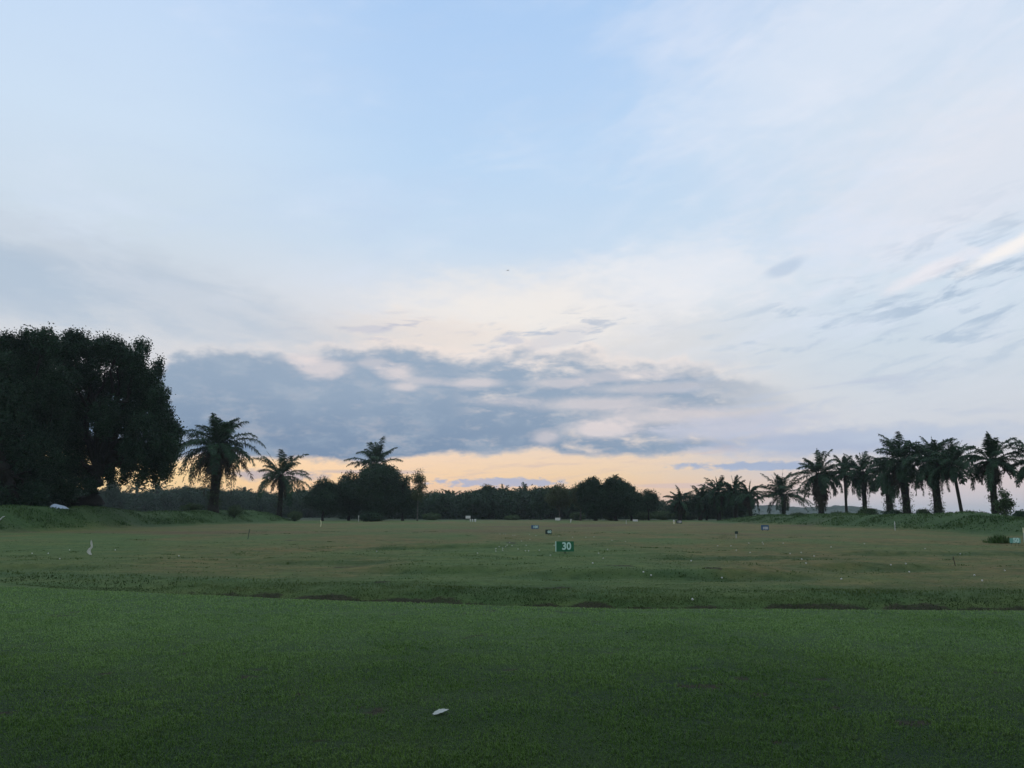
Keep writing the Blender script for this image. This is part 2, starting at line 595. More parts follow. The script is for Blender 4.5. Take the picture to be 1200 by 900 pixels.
def height(x, y):
    x = np.asarray(x, float); y = np.asarray(y, float)
    s = y - edge_y(x)
    D = 0.40 * sst(x, -12.5, -5.0) + 0.05
    z = -D * sst(s, 0.0, 0.55) * (1 - sst(s, 1.0, 3.1))
    tee = 1 - sst(s, -0.6, 0.2)
    z = z + tee * 0.02 * fbm(x * 0.5, y * 0.5, 3, 3)
    f = sst(s, 2.2, 6.0) * (1 - sst(y, 150, 260) * 0.6)
    z = z + f * (0.16 * fbm(x * 0.08, y * 0.16, 11, 4) + 0.05 * fbm(x * 0.5, y * 0.9, 12, 3))
    z = z + sst(s, 1.3, 3.0) * 0.05 * fbm(x * 1.1, y * 1.6, 14, 3) * (1 - sst(y, 40, 60))
    for x0, x1, yy, h in RIDGES:
        w = sst(x, x0 - 1.2, x0 + 1.2) * (1 - sst(x, x1 - 1.2, x1 + 1.2))
        yl = yy + 0.7 * vnoise(x * 0.5, x * 0 + yy, 21)
        z = z + h * w * (sst(y, yl - 0.5, yl + 0.3) - sst(y, yl + 1.5, yl + 8.0)) - 0.5 * h * w * sst(y, yl - 2.5, yl - 0.5) * (1 - sst(y, yl - 0.5, yl + 0.3))
    # left bank
    wob = 1.6 * fbm(y * 0.07, y * 0 + 1.0, 31, 3)
    al = sst(y, 20, 45) * (1 - sst(y, 150, 182))
    b = 2.05 * sst(-x, 44.0 + wob, 50.0 + wob) * (1 - 0.30 * sst(-x, 52 + wob, 57 + wob)) * (1 - sst(-x, 90, 150))
    z = z + b * al * (1 + 0.35 * fbm(x * 0.15, y * 0.1, 33, 3))
    # right bank
    wob = 1.6 * fbm(y * 0.08, y * 0 + 7.0, 41, 3)
    al = sst(y, 15, 40) * (1 - sst(y, 128, 170))
    b = 1.35 * sst(x, 37.0 + wob, 42.5 + wob) * (1 - 0.20 * sst(x, 46 + wob, 52 + wob)) * (1 - sst(x, 100, 160))
    z = z + b * al * (1 + 0.40 * fbm(x * 0.2, y * 0.12, 43, 3))
    return z


def hz(x, y):
    return float(height(np.array([x]), np.array([y]))[0])


def gx(px, d, py=602):
    r = ray(px, py)
    return r.x / r.y * d


def gz(py, d, px=600):
    r = ray(px, py)
    return EYE + r.z / r.y * d


def ground_at(px, py):
    """Where the line of sight through a pixel meets the terrain."""
    r = ray(px, py)
    t = np.concatenate([np.arange(3.5, 60, 0.02), np.arange(60, 260, 0.1)])
    X = r.x / r.y * t
    Zr = EYE + r.z / r.y * t
    hit = np.nonzero(Zr <= height(X, t))[0]
    i = hit[0] if len(hit) else len(t) - 1
    return Vector((X[i], t[i], hz(X[i], t[i])))


def axis(segs):
    out = [segs[0][0]]
    for a, b, st in segs:
        n = max(1, int(round((b - a) / st)))
        out += list(np.linspace(a, b, n + 1)[1:])
    return np.array(out)


def geo(a, b, n):
    return list(np.geomspace(a, b, n)[1:])


ys = np.concatenate([axis([(-25, 3, 2.0), (3, 12, 0.16), (12, 18, 0.09), (18, 45, 0.22), (45, 190, 0.7)]), geo(190, 3000, 40)])
xh = np.concatenate([axis([(0, 13, 0.16), (13, 40, 0.4), (40, 62, 0.5)]), geo(62, 3000, 40)])
xs = np.concatenate([-xh[::-1][:-1], xh])
ys = np.concatenate([[-2800, -900, -250, -70], ys])
GX, GY = np.meshgrid(xs, ys)
GZ = height(GX, GY)
gm = MB()
nx, ny = len(xs), len(ys)
i = np.arange(ny - 1)[:, None] * nx; j = np.arange(nx - 1)[None, :]
gm.add(np.stack([GX, GY, GZ], -1), np.stack([i + j, i + j + 1, i + nx + j + 1, i + nx + j], -1).reshape(-1, 4))
ground = gm.build('ground', None, smooth=True)
ground['kind'] = 'structure'


def soil_mask(x, y):
    s = y - edge_y(x)
    m = sst(s, 0.0, 0.3) * (1 - sst(s + 0.8 * fbm(x * 1.3, y * 1.3, 51, 4) * 0.45, 2.0, 2.4)) * sst(x, -10.0, -4.5)
    return m


SOIL_SPOTS = [(650, 686, 26, 3), (628, 685, 10, 2), (450, 681, 20, 2), (535, 684, 14, 2), (1010, 642, 70, 1.6), (830, 671, 22, 3), (600, 634, 10, 3),
              (345, 632, 16, 1.4), (730, 668, 40, 2), (410, 664, 30, 2)]


def tee_spots(x, y):
    return sst(fbm(x * 2.6, y * 3.4, 131, 4) + 0.35 * fbm(x * 0.4, y * 0.4, 133, 2), 0.38, 0.55) * (y < edge_y(x) - 0.3) * (1 - 0.35 * sst(y, 8, 12))


def attrs(x, y):
    s = y - edge_y(x)
    soil = soil_mask(x, y)
    for px, py, w, h in SOIL_SPOTS:
        d = 913 * EYE / (py - 602.0)
        cx, cy = gx(px, d), d
        rw = w / 913 * d / 1.3; rh = max(h / 913 * d * d / EYE / 2.0, 0.15)
        q = ((x - cx) / rw) ** 2 + ((y - cy) / rh) ** 2 + 1.6 * fbm(x * 2.0, y * 2.0, 61, 3)
        soil = np.maximum(soil, 0.8 * (1 - sst(q, 0.4, 1.2)))
    soil = np.maximum(soil, tee_spots(x, y))
    # dry grass: patches over the field, brown belt far out
    fld = sst(s, 2.6, 5.0)
    n = fbm(x * 0.09, y * 0.055, 71, 4)
    dry = sst(1.3 * n + 0.10 + 0.60 * sst(x, 3, 10) * (1 - sst(y, 60, 90)) + 0.26 * sst(-x, 1.5, 5) * (1 - sst(-x, 11, 18)) * (1 - sst(y, 36, 55)) + 0.02, -0.24, 0.34)
    belt = sst(y + 14 * fbm(x * 0.05, y * 0.03, 73, 3), 58, 72) * (1 - sst(y + 20 * fbm(x * 0.04, y * 0.02, 75, 3), 118, 150))
    dry = dry * np.clip(0.74 + 1.5 * fbm(x * 0.22, y * 0.13, 171, 4), 0.12, 1)
    belt = belt * np.clip(0.80 + 1.2 * fbm(x * 0.06, y * 0.05, 173, 4), 0.25, 1)
    lush = np.exp(-(((x - 2) / 5.5) ** 2 + ((y - 35) / 12.0) ** 2))
    dry = np.clip(np.maximum(dry * (1 - 0.8 * lush), belt * (0.95 + 0.3 * n)), 0, 1) * fld
    bank = np.maximum(sst(-x, 43.0, 46.5), sst(x, 36.5, 39.5)) * sst(y, 20, 40) * (1 - sst(y, 150, 185))
    dry = dry * (1 - bank)
    green = np.zeros_like(x)
    for x0, x1, yy, h in RIDGES:
        w = sst(x, x0 - 1.5, x0 + 1.0) * (1 - sst(x, x1 - 1.0, x1 + 1.5))
        green = np.maximum(green, w * np.exp(-((y - yy + 0.3) / 0.55) ** 2) * np.clip(0.75 + 1.0 * fbm(x * 0.7, y * 0.7, 83, 3), 0, 1))
    green = np.maximum(green, np.exp(-((s - 3.0) / 1.0) ** 2) * (0.55 + 0.5 * fbm(x * 0.4, y * 0.4, 77, 3)))
    soil2 = np.clip(belt * sst(fbm(x * 0.05, y * 0.10, 79, 4), -0.02, 0.30), 0, 1)
    return np.clip(soil, 0, 1), np.clip(dry, 0, 1), np.clip(np.maximum(bank, green), 0, 1), soil2


A = attrs(GX.ravel(), GY.ravel())
tee_at = 1 - sst((GY - edge_y(GX)).ravel(), -0.15, 0.1)
woods_at = sst(GY.ravel(), 180, 215)
for nm, arr in (('soil', A[0]), ('dry', A[1]), ('lush', A[2]), ('bare', A[3]), ('tee', tee_at), ('woods', woods_at)):
    at = ground.data.attributes.new(nm, 'FLOAT', 'POINT')
    at.data.foreach_set('value', arr.astype(np.float32))

gmat = new_mat('turf')


def attr(nm):
    return S(node('ShaderNodeAttribute', attribute_name=nm).outputs['Fac'])


P = worldpos()
sp = node('ShaderNodeSeparateXYZ'); S.tree.links.new(P.s, sp.inputs[0])
wx, wy = S(sp.outputs[0]), S(sp.outputs[1])
flat = combine(wx, wy, 0.0)
n_big = noise(flat, 0.28, 4, 0.55, 0.4)
n_mid = noise(flat, 1.7, 5, 0.6, 0.3)
n_sml = noise(flat, 14.0, 6, 0.68)
n_tuf = noise(flat, 70.0, 3, 0.7)
n_row = noise(combine(wx * 0.35, wy * 1.0, 2.0), 0.9, 5, 0.62, 0.5)
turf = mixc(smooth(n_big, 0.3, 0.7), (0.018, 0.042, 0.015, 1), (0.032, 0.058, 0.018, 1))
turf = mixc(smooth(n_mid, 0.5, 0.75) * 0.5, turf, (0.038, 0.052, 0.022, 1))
turf = mixc(smooth(wy + (n_big - 0.5) * 6.0, 7.0, 13.0) * 0.85, turf, mixc(smooth(n_mid, 0.3, 0.7), (0.046, 0.094, 0.032, 1), (0.080, 0.138, 0.046, 1)))  # dewy patches and grazing sky sheen painted in as paler turf
field = mixc(smooth(n_row, 0.3, 0.7), (0.064, 0.118, 0.034, 1), (0.108, 0.146, 0.043, 1))
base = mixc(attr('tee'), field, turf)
dryc = mixc(smooth(n_row + (n_mid - 0.5) * 0.5, 0.3, 0.72), (0.108, 0.096, 0.034, 1), (0.186, 0.138, 0.054, 1))
base = mixc(attr('dry') * (0.55 + 0.6 * smooth(n_mid, 0.3, 0.7)), base, dryc)
base = mixc(attr('bare') * 0.75, base, mixc(n_row, (0.090, 0.062, 0.038, 1), (0.150, 0.100, 0.058, 1)))
base = mixc(attr('lush') * 0.85, base, mixc(smooth(n_mid, 0.3, 0.7), (0.026, 0.062, 0.022, 1), (0.054, 0.102, 0.034, 1)))
soilc = mixc(smooth(n_sml, 0.3, 0.7), (0.012, 0.010, 0.006, 1), (0.050, 0.040, 0.024, 1))
base = mixc(smooth(attr('soil') + (n_sml - 0.5) * 1.4 + (n_mid - 0.5) * 1.6, 0.45, 0.80) * 0.9, base, soilc)
n_fld = noise(combine(wx * 0.8, wy * 1.0, 4.0), 3.2, 8, 0.72, 0.3)
spec_m = smooth(n_fld, 0.40, 0.66) * (1.0 - attr('tee')) * smooth(wy, 160.0, 40.0)
base = mixc(spec_m * 0.70, base, mixc(1.0, base, (0.50, 0.58, 0.46, 1), 'MULTIPLY'))
base = mixc(smooth(n_fld, 0.44, 0.28) * (1.0 - attr('tee')) * 0.45, base, mixc(1.0, base, (1.45, 1.35, 1.15, 1), 'MULTIPLY'))
base = mixc(attr('woods'), base, (0.040, 0.060, 0.030, 1))
base = mixc(smooth(n_sml, 0.58, 0.78) * 0.5, base, mixc(1.0, base, (0.45, 0.5, 0.4, 1), 'MULTIPLY'))
pb = principled(base, 0.9, 0.10)
put(pb.inputs['Sheen Weight'], 0.05)
put(pb.inputs['Sheen Roughness'], 0.35)
put(pb.inputs['Sheen Tint'], (0.75, 0.95, 0.85, 1))
hgt = n_sml * 0.6 + n_tuf * 0.4 + n_mid * 1.2
put(pb.inputs['Normal'], bump(hgt, 0.9, 0.05))
finish(pb.outputs[0])
ground.data.materials.append(gmat)


# ================================================================== grass (nobody could count it)
def blade_mat(name, dark, light, tint=(0.07, 0.085, 0.04), sheen=0.05, dew_sheen=None):
    m = new_mat(name)
    p = worldpos()
    n = noise(p, 0.35, 4, 0.6, 0.4)
    n2 = noise(p, 2.1, 3, 0.6)
    c = mixc(smooth(n, 0.36, 0.64) * 0.6 + island() * 0.4, (*dark, 1), (*light, 1))
    c = mixc(smooth(n2, 0.55, 0.75) * 0.45, c, (*tint, 1))
    if dew_sheen:
        # dewy turf with grazing sky sheen painted in: paler toward the ditch edge
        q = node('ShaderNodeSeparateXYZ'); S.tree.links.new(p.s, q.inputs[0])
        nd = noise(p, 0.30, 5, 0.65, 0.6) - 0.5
        c = mixc(smooth(S(q.outputs[1]) + nd * 15.0, 5.5, 14.0) * 0.80, c, mixc(island(), (*dew_sheen[0], 1), (*dew_sheen[1], 1)))
    b = principled(c, 0.55, 0.10)
    put(b.inputs['Sheen Weight'], sheen)
    put(b.inputs['Sheen Roughness'], 0.4)
    t = node('ShaderNodeBsdfTranslucent'); put(t.inputs['Color'], c)
    mx = node('ShaderNodeMixShader'); mx.inputs[0].default_value = 0.2
    S.tree.links.new(b.outputs[0], mx.inputs[1]); S.tree.links.new(t.outputs[0], mx.inputs[2])
    finish(mx.outputs[0])
    return m


M['turf_blade'] = blade_mat('turf blades', (0.064, 0.140, 0.025), (0.120, 0.215, 0.042), sheen=0.02, dew_sheen=((0.135, 0.255, 0.070), (0.230, 0.360, 0.120)))
M['rough_blade'] = blade_mat('rough grass blades', (0.038, 0.082, 0.024), (0.110, 0.155, 0.048), (0.12, 0.10, 0.04))
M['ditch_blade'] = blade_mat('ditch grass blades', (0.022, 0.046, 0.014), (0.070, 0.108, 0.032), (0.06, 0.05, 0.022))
M['bank_blade'] = blade_mat('long bank grass', (0.030, 0.074, 0.024), (0.074, 0.132, 0.040), (0.085, 0.095, 0.045), 0.03)


def blades(mb, x, y, z, h, w, lean, rng):
    """Bent three-sided blades, two faces each."""
    n = len(x)
    a = rng.uniform(0, 2 * np.pi, n)
    dirv = np.stack([np.cos(a), np.sin(a), np.zeros(n)], 1)
    side = np.stack([-np.sin(a), np.cos(a), np.zeros(n)], 1)
    le = lean * rng.uniform(0.5, 1.3, n)
    b = np.stack([x, y, z - 0.004], 1)
    mid = b + dirv * (le * h * 0.35)[:, None] + np.array([0, 0, 1.0]) * (h * 0.62)[:, None]
    tip = b + dirv * (le * h)[:, None] + np.array([0, 0, 1.0]) * (h * (1.0 - 0.25 * le))[:, None]
    s = side * (w / 2)[:, None]
    V = np.stack([b - s, b + s, mid + s * 0.8, mid - s * 0.8, tip], 1).reshape(-1, 3)
    k = np.arange(n)[:, None] * 5
    mb.add(V, [k + np.array([[0, 1, 2, 3]]), k + np.array([[3, 2, 4]])])


def scatter(rng, y0, y1, dens, k=0.74, pad=2.5):
    """Random ground points in a wedge-shaped lawn between two distances."""
    n = int(dens * (y1 - y0) * (k * (y0 + y1) + 2 * pad))
    y = rng.uniform(y0, y1, n * 2)
    w = k * y + pad
    keep = rng.uniform(0, 1, n * 2) < w / (k * y1 + pad)
    y = y[keep][:n]
    x = rng.uniform(-1, 1, len(y)) * (k * y + pad)
    return x, y


rng = np.random.default_rng(7)
mb = MB()
for y0, y1, dens, h0, w0 in ((3.4, 6.5, 6500, 0.021, 0.0045), (6.5, 9.5, 4300, 0.021, 0.0058), (9.5, 13.0, 2600, 0.020, 0.008), (13.0, 19.5, 1100, 0.020, 0.012)):
    x, y = scatter(rng, y0, y1, dens)
    cl = fbm(x * 2.2, y * 2.2, 91, 3) + 0.6 * fbm(x * 9.0, y * 9.0, 95, 2)
    keep = (y < edge_y(x) - 0.03) & (rng.uniform(-1.35, -0.40, len(x)) < cl) & (rng.uniform(0, 1.15, len(x)) > tee_spots(x, y))
    x, y, cl = x[keep], y[keep], cl[keep]
    h = h0 * rng.uniform(0.5, 1.5, len(x)) * (1.0 + 0.8 * np.clip(cl, -0.4, 0.6))
    blades(mb, x, y, height(x, y), h, w0 * rng.uniform(0.7, 1.4, len(x)), 0.9, rng)
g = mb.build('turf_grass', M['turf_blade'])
mbl = MB()
x, y = scatter(rng, 4.2, 13.0, 5.5)
k = (fbm(x * 0.5, y * 0.5, 181, 3) > -0.10) & (y < edge_y(x) - 0.2)
x, y = x[k], y[k]
p_ = np.stack([x, y, height(x, y) + rng.uniform(0.010, 0.020, len(x))], 1)
V, F = rhombs(p_, norm(np.array([0, 0, 1.0]) + rng.normal(size=p_.shape) * 0.35), rng.uniform(0.006, 0.018, len(x)), rng.uniform(0.003, 0.007, len(x)), rng)
mbl.add(V, F)
g['kind'] = 'stuff'; g['label'] = 'short green mown grass covering the near tee'; g['category'] = 'grass'
g = mbl.build('dead_clippings', M['dead_leaf'])
g['kind'] = 'stuff'; g['label'] = 'dark dead clippings and leaf bits strewn on the tee'; g['category'] = 'clippings'

mb = MB(); mb_ditch = MB()
for y0, y1, dens, h0, w0 in ((13.0, 19.0, 1300, 0.024, 0.012), (19.0, 30.0, 160, 0.035, 0.020), (30.0, 48.0, 45, 0.035, 0.035)):
    x, y = scatter(rng, y0, y1, dens)
    s = y - edge_y(x)
    soil, dry, lush, _ = attrs(x, y)
    pr = np.where(s < 2.6, np.clip(1.0 - 0.7 * soil, 0.35, 1), (0.22 + 0.7 * lush) * (1 - 0.85 * dry)) * (s > 0.9)
    keep = rng.uniform(0, 1, len(x)) < pr * (0.8 + 1.2 * fbm(x * 1.5, y * 1.5, 97, 3))
    x, y, lush, s = x[keep], y[keep], lush[keep], s[keep]
    h = h0 * rng.uniform(0.5, 1.5, len(x)) * (0.7 + 0.9 * lush) * np.where(s < 3.5, 1.3, 0.8)
    w = w0 * rng.uniform(0.7, 1.4, len(x))
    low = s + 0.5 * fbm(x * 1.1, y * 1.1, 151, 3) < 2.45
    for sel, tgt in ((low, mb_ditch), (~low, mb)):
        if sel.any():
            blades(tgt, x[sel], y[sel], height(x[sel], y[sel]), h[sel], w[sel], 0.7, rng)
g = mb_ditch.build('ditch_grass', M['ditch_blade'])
g['kind'] = 'stuff'; g['label'] = 'dark ragged grass on the face of the ditch'; g['category'] = 'grass'
g = mb.build('rough_grass', M['rough_blade'])
g['kind'] = 'stuff'; g['label'] = 'coarse olive grass along the ditch and field'; g['category'] = 'grass'

mb = MB()
for q in range(420):
    yy = rng.uniform(17.5, 75) ; xx = rng.uniform(-0.72, 0.72) * yy
    if yy < edge_y(np.array([xx]))[0] + 2.5 or abs(xx) > 36 or vnoise(np.array([xx * 0.15]), np.array([yy * 0.12]), 141)[0] < 0.0:
        continue
    n = int(rng.integers(14, 50)); sp_ = rng.uniform(0.05, 0.28)
    x = xx + rng.normal(size=n) * sp_ * 1.8; y = yy + rng.normal(size=n) * sp_
    blades(mb, x, y, height(x, y), rng.uniform(0.02, 0.065, n) * rng.uniform(0.6, 1.2), np.full(n, 0.012 + yy * 0.0006), 0.8, rng)
g = mb.build('field_weeds', M['rough_blade'])
g['kind'] = 'stuff'; g['label'] = 'small weeds and grass tufts dotted over the field'; g['category'] = 'weeds'

mb = MB()
for x0, x1, y0, y1 in ((-60, -42, 55, 185), (36, 58, 48, 168)):
    n = 76000
    x = rng.uniform(x0, x1, n); y = rng.uniform(y0, y1, n)
    z = height(x, y)
    cl = fbm(x * 0.45, y * 0.3, 99, 4)
    keep = (z > 0.22) & (rng.uniform(-0.55, 0.35, n) < cl)
    x, y, z, cl = x[keep], y[keep], z[keep], cl[keep]
    h = 0.15 * rng.uniform(0.5, 1.5, len(x)) * (1 + 1.3 * np.clip(cl, -0.5, 0.7))
    blades(mb, x, y, z, h, 0.075 * rng.uniform(0.7, 1.4, len(x)), 0.8, rng)
g = mb.build('bank_grass', M['bank_blade'])
g['kind'] = 'stuff'; g['label'] = 'long tufted grass on the raised side banks'; g['category'] = 'grass'


# ================================================================== things
def tag(o, label, cat, group=None):
    o['label'] = label; o['category'] = cat
    if group:
        o['group'] = group
    return o


def thing(name, label, cat, loc, rz=0.0, group=None):
    o = bpy.data.objects.new(name, None)
    o.empty_display_size = 0.3
    COL.objects.link(o)
    o.location = loc; o.rotation_euler = (0, 0, rz)
    return tag(o, label, cat, group)


# ------------------------------------------------------------------ unseen shelter, added to darken the near grass
sh = thing('added_shelter', 'unseen open-fronted shelter added behind the viewpoint, its low roof darkening the near grass', 'shelter', (0, -2.0, 0))
mb = MB()
V = np.array([(-22, 3.95, 3.25), (22, 3.95, 3.25), (22, -3.5, 4.0), (-22, -3.5, 4.0)], float)
mb.add(np.vstack([V, V + np.array([0, 0, 0.14])]), [np.array([(0, 1, 2, 3)])[:, ::-1] * 1, np.array([(4, 5, 6, 7), (0, 1, 5, 4), (1, 2, 6, 5), (2, 3, 7, 6), (3, 0, 4, 7)])])
mb.build('roof', M['wood'], sh)  # unseen roof reaching forward to shade the near grass
mb = MB(); box(mb, (0, -3.3, 1.94), (43.6, 0.18, 3.94)); mb.build('back_wall', M['wood'], sh)
for q in range(8):
    mb = MB(); box(mb, (-21 + q * 6, 2.2, 1.66), (0.14, 0.14, 3.36)); mb.build('post', M['wood'], sh)

# ------------------------------------------------------------------ broadleaf trees and shrubs
def leaf_clumps(mb, clumps, rng, dens, leaf, sub=0.55, droop=0.0, shell=0.35):
    for c, r in clumps:
        c = np.asarray(c, float); r = np.asarray(r, float)
        area = 4 * np.pi * ((r[0] * r[1]) ** 1.6 / 3 + (r[0] * r[2]) ** 1.6 / 3 + (r[1] * r[2]) ** 1.6 / 3) ** (1 / 1.6)
        ns = max(6, int(area * 1.5 / (sub * sub)))
        d = norm(rng.normal(size=(ns, 3)))
        q = rng.uniform(1 - shell, 1.08, ns) ** 1.0
        sc_ = c + d * r * q[:, None]
        nl = max(5, int(dens))
        cc = np.repeat(sc_, nl, 0); dd = np.repeat(d, nl, 0)
        off = rng.normal(size=cc.shape) * sub * 0.42
        if droop:
            off[:, 2] = off[:, 2] * (1 + droop) - np.abs(rng.normal(size=len(cc))) * sub * droop * 0.5
        p = cc + off
        nr = norm(rng.normal(size=p.shape) + dd * 0.7 + np.array([0, 0, 0.35]))
        L = leaf * rng.uniform(0.6, 1.3, len(p))
        V, F = rhombs(p, nr, L, L * 0.5, rng)
        mb.add(V, F)


def limb(mb, a, b, r0, r1, rng, wig=0.08, n=6, sides=7):
    a = np.asarray(a, float); b = np.asarray(b, float)
    t = np.linspace(0, 1, n)[:, None]
    L = np.linalg.norm(b - a)
    p = a + (b - a) * t
    p[1:-1] += rng.normal(size=(n - 2, 3)) * L * wig * 0.5
    p[:, 2] += (np.sin(t[:, 0] * np.pi)) * L * 0.06
    tube(mb, p, r0 + (r1 - r0) * np.linspace(0, 1, n) ** 0.8, sides)
    return p


def grow_tree(name, label, cat, base, clumps, seed, mat, bark, trunk_r, fork=0.35, dens=9, leaf=0.16, sub=0.6, droop=0.0, shell=0.35,
              group=None, stems=1, limbs=14):
    """Tapered trunk that forks to limbs ending in the leaf clumps; clumps are (centre, radii) relative to base."""
    rng = np.random.default_rng(seed)
    t = thing(name, label, cat, base, 0, group)
    zs = np.array([c[2] for c, r in clumps]); top = zs.max()
    cen = np.mean([c for c, r in clumps], 0)
    tr = MB()
    for s in range(stems):
        off = np.array([0, 0, 0]) if stems == 1 else np.array([rng.uniform(-1, 1), rng.uniform(-1, 1), 0]) * trunk_r * 2.2
        f = np.array([cen[0] * 0.5 + off[0] * 1.5, cen[1] * 0.5 + off[1] * 1.5, top * fork * rng.uniform(0.85, 1.15)])
        n = 9
        tt = np.linspace(0, 1, n)
        p = off + (f - off) * tt[:, None]
        p[0, 2] = -0.3
        p[1:-1, :2] += rng.normal(size=(n - 2, 2)) * trunk_r * 0.18
        flare = 1 + 0.9 * np.exp(-tt * 9)
        tube(tr, p, trunk_r / math.sqrt(stems) * flare * (1 - 0.3 * tt), 12)
        pick = rng.permutation(len(clumps))[:max(3, limbs // stems)]
        for k in pick:
            c, r = clumps[k]
            e = np.asarray(c, float) - np.array([0, 0, r[2] * 0.2])
            st = p[-1 - int(rng.integers(0, 3))]
            q = limb(tr, st, e, trunk_r / math.sqrt(stems) * 0.42, 0.05, rng)
            for _ in range(3):
                d = norm(rng.normal(size=3)) * np.asarray(r) * 0.9
                limb(tr, q[-2], e + d, 0.07, 0.02, rng, n=4, sides=5)
    tr.build('trunk', bark, t, smooth=True)
    cr = MB()
    leaf_clumps(cr, clumps, rng, dens, leaf, sub, droop, shell)
    cr.build('crown', mat, t)
    return t


def auto_clumps(rng, h, w, low=0.3, n=12, flat=1.0, r=None):
    """Crown of overlapping clumps: h height, w width, foliage from low*h up."""
    out = []
    r = r or 0.185 * w
    n = int(n * 1.8)
    zc, hz_ = (1 + low) / 2 * h, (1 - low) / 2 * h
    for k in range(n):
        d = norm(rng.normal(size=3))
        q = rng.uniform(0.25, 1.0) ** 0.6
        rr = r * rng.uniform(0.7, 1.25)
        rz = min(rr * rng.uniform(0.7, 1.0) * flat, hz_ * 0.6)
        c = np.array([d[0] * q * max(w / 2 - rr, 0.1), d[1] * q * max(w / 2 - rr, 0.1), zc + d[2] * q * max(hz_ - rz, 0.1)])
        out.append((c, (rr, rr, rz)))
        dv = norm(rng.normal(size=3) + np.array([0, 0, 0.2]))
        out.append((c + dv * np.array([rr, rr, rz]) * 0.9, (rr * 0.42, rr * 0.42, rz * 0.42)))
    out.append((np.array([0, 0, h - r * 0.6]), (r * 0.8, r * 0.8, r * 0.6)))
    return out


def pxtree(name, label, px, d, top, wpx, seed, mat, bark='bark', low=0.25, n=12, dens=9, leaf=0.16, sub=0.6, tr=0.25, base=None, cat='tree',
           group=None, stems=1, flat=1.0, r=None, droop=0.0, shell=0.4, fork=0.35):
    x = gx(px, d); zb = hz(x, d)
    h = gz(top, d) - zb
    w = wpx / 913.0 * d
    rng = np.random.default_rng(seed + 1000)
    cl = auto_clumps(rng, h, w, low, n, flat, r)
    return grow_tree(name, label, cat, (x, d, zb), cl, seed, M[mat], M[bark], tr, fork, dens, leaf, sub, droop, shell, group, stems)


# the two great trees on the left bank, clumps placed to follow their uneven outlines
def great_tree(label, px_tr, d, lst, seed, tr, stems, low_fill):
    x0 = gx(px_tr, d); zb = hz(x0, d)
    rng = np.random.default_rng(seed)
    cl = []
    for px, py, rp in lst:
        r = rp / 913.0 * d
        spread = 4.6 * math.sqrt(max(0.05, 1 - min(1, abs(px - px_tr) / 130.0) ** 2))
        yo = rng.uniform(-spread, spread)
        dd = d + yo
        c = np.array([gx(px, dd, py) - x0, yo, gz(py, dd) - zb])
        q = r * (0.84 if rp >= 14 else 0.9)
        cl.append((c, (q, q * 1.05, q * rng.uniform(0.85, 1.1))))
        for _ in range(3 if rp >= 12 else 1):
            dv = norm(rng.normal(size=3) + np.array([0, -0.35, 0.15]))
            e = r * rng.uniform(0.26, 0.46)
            cl.append((c + dv * q * 0.95, (e, e, e * 0.85)))
    return grow_tree('broadleaf_tree', label, 'tree', (x0, d, zb), cl, seed, M['big_leaf'], M['bark'], tr, 0.30, 24, 0.15, 0.58, 0.8, 0.50,
                     'great trees on the left bank', stems, 30)


great_tree('huge dark broadleaf tree with overhanging crown, right of the two on the left bank', 100, 96, [
    (78, 408, 20), (94, 402, 13), (122, 405, 13), (133, 414, 15), (111, 413, 13), (108, 432, 13), (146, 416, 14), (168, 406, 9), (158, 424, 12), (166, 440, 17),
    (184, 432, 9), (176, 452, 16), (188, 462, 10), (140, 444, 22), (114, 456, 19), (88, 440, 20), (164, 470, 22), (190, 484, 15), (200, 500, 12),
    (176, 500, 20), (150, 492, 22), (124, 488, 22), (100, 480, 22), (80, 472, 20), (194, 520, 14), (204, 518, 9), (180, 530, 17), (160, 528, 18),
    (140, 530, 18), (118, 524, 20), (98, 520, 18), (80, 510, 20), (196, 542, 10), (178, 546, 9), (150, 548, 9), (124, 546, 10), (92, 548, 18),
    (74, 540, 16), (84, 570, 11), (76, 588, 9), (202, 530, 10), (207, 505, 8), (186, 470, 12), (106, 562, 9), (190, 548, 8), (130, 556, 8), (165, 557, 8), (196, 555, 7), (148, 559, 6), (181, 560, 5), (104, 568, 8)], 11, 1.25, 1, 0)
great_tree('huge dark weeping broadleaf tree cut by the left edge, leftmost on the bank', 32, 88, [
    (5, 402, 12), (20, 408, 16), (38, 400, 15), (52, 402, 16), (64, 412, 17), (30, 428, 22), (8, 432, 20), (54, 438, 22), (-14, 420, 20), (-40, 430, 26),
    (70, 450, 19), (40, 460, 24), (14, 464, 24), (-14, 466, 26), (-46, 474, 28), (64, 484, 22), (36, 494, 24), (8, 496, 24), (-22, 504, 26), (60, 514, 20),
    (30, 524, 22), (4, 528, 20), (-20, 536, 24), (58, 542, 16), (34, 550, 18), (8, 540, 14), (-10, 566, 18), (36, 574, 14), (52, 568, 13), (22, 584, 13),
    (44, 588, 10), (0, 584, 14), (-50, 520, 30), (-40, 560, 24), (20, 560, 16), (48, 556, 16), (66, 562, 13), (28, 592, 9), (10, 594, 8), (40, 580, 14), (-4, 590, 12), (62, 578, 10)], 12, 1.3, 3, 0)


def shrub(label, px, d, top, wpx, seed, mat='shrub_leaf', group=None, leaf=0.11, dens=9, sub=0.42, n=7, name='shrub'):
    return pxtree(name, label, px, d, top, wpx, seed, mat, low=0.02, n=n, dens=dens, leaf=leaf, sub=sub, tr=0.06, cat='shrub', group=group, stems=3,
                  shell=0.6, fork=0.25)


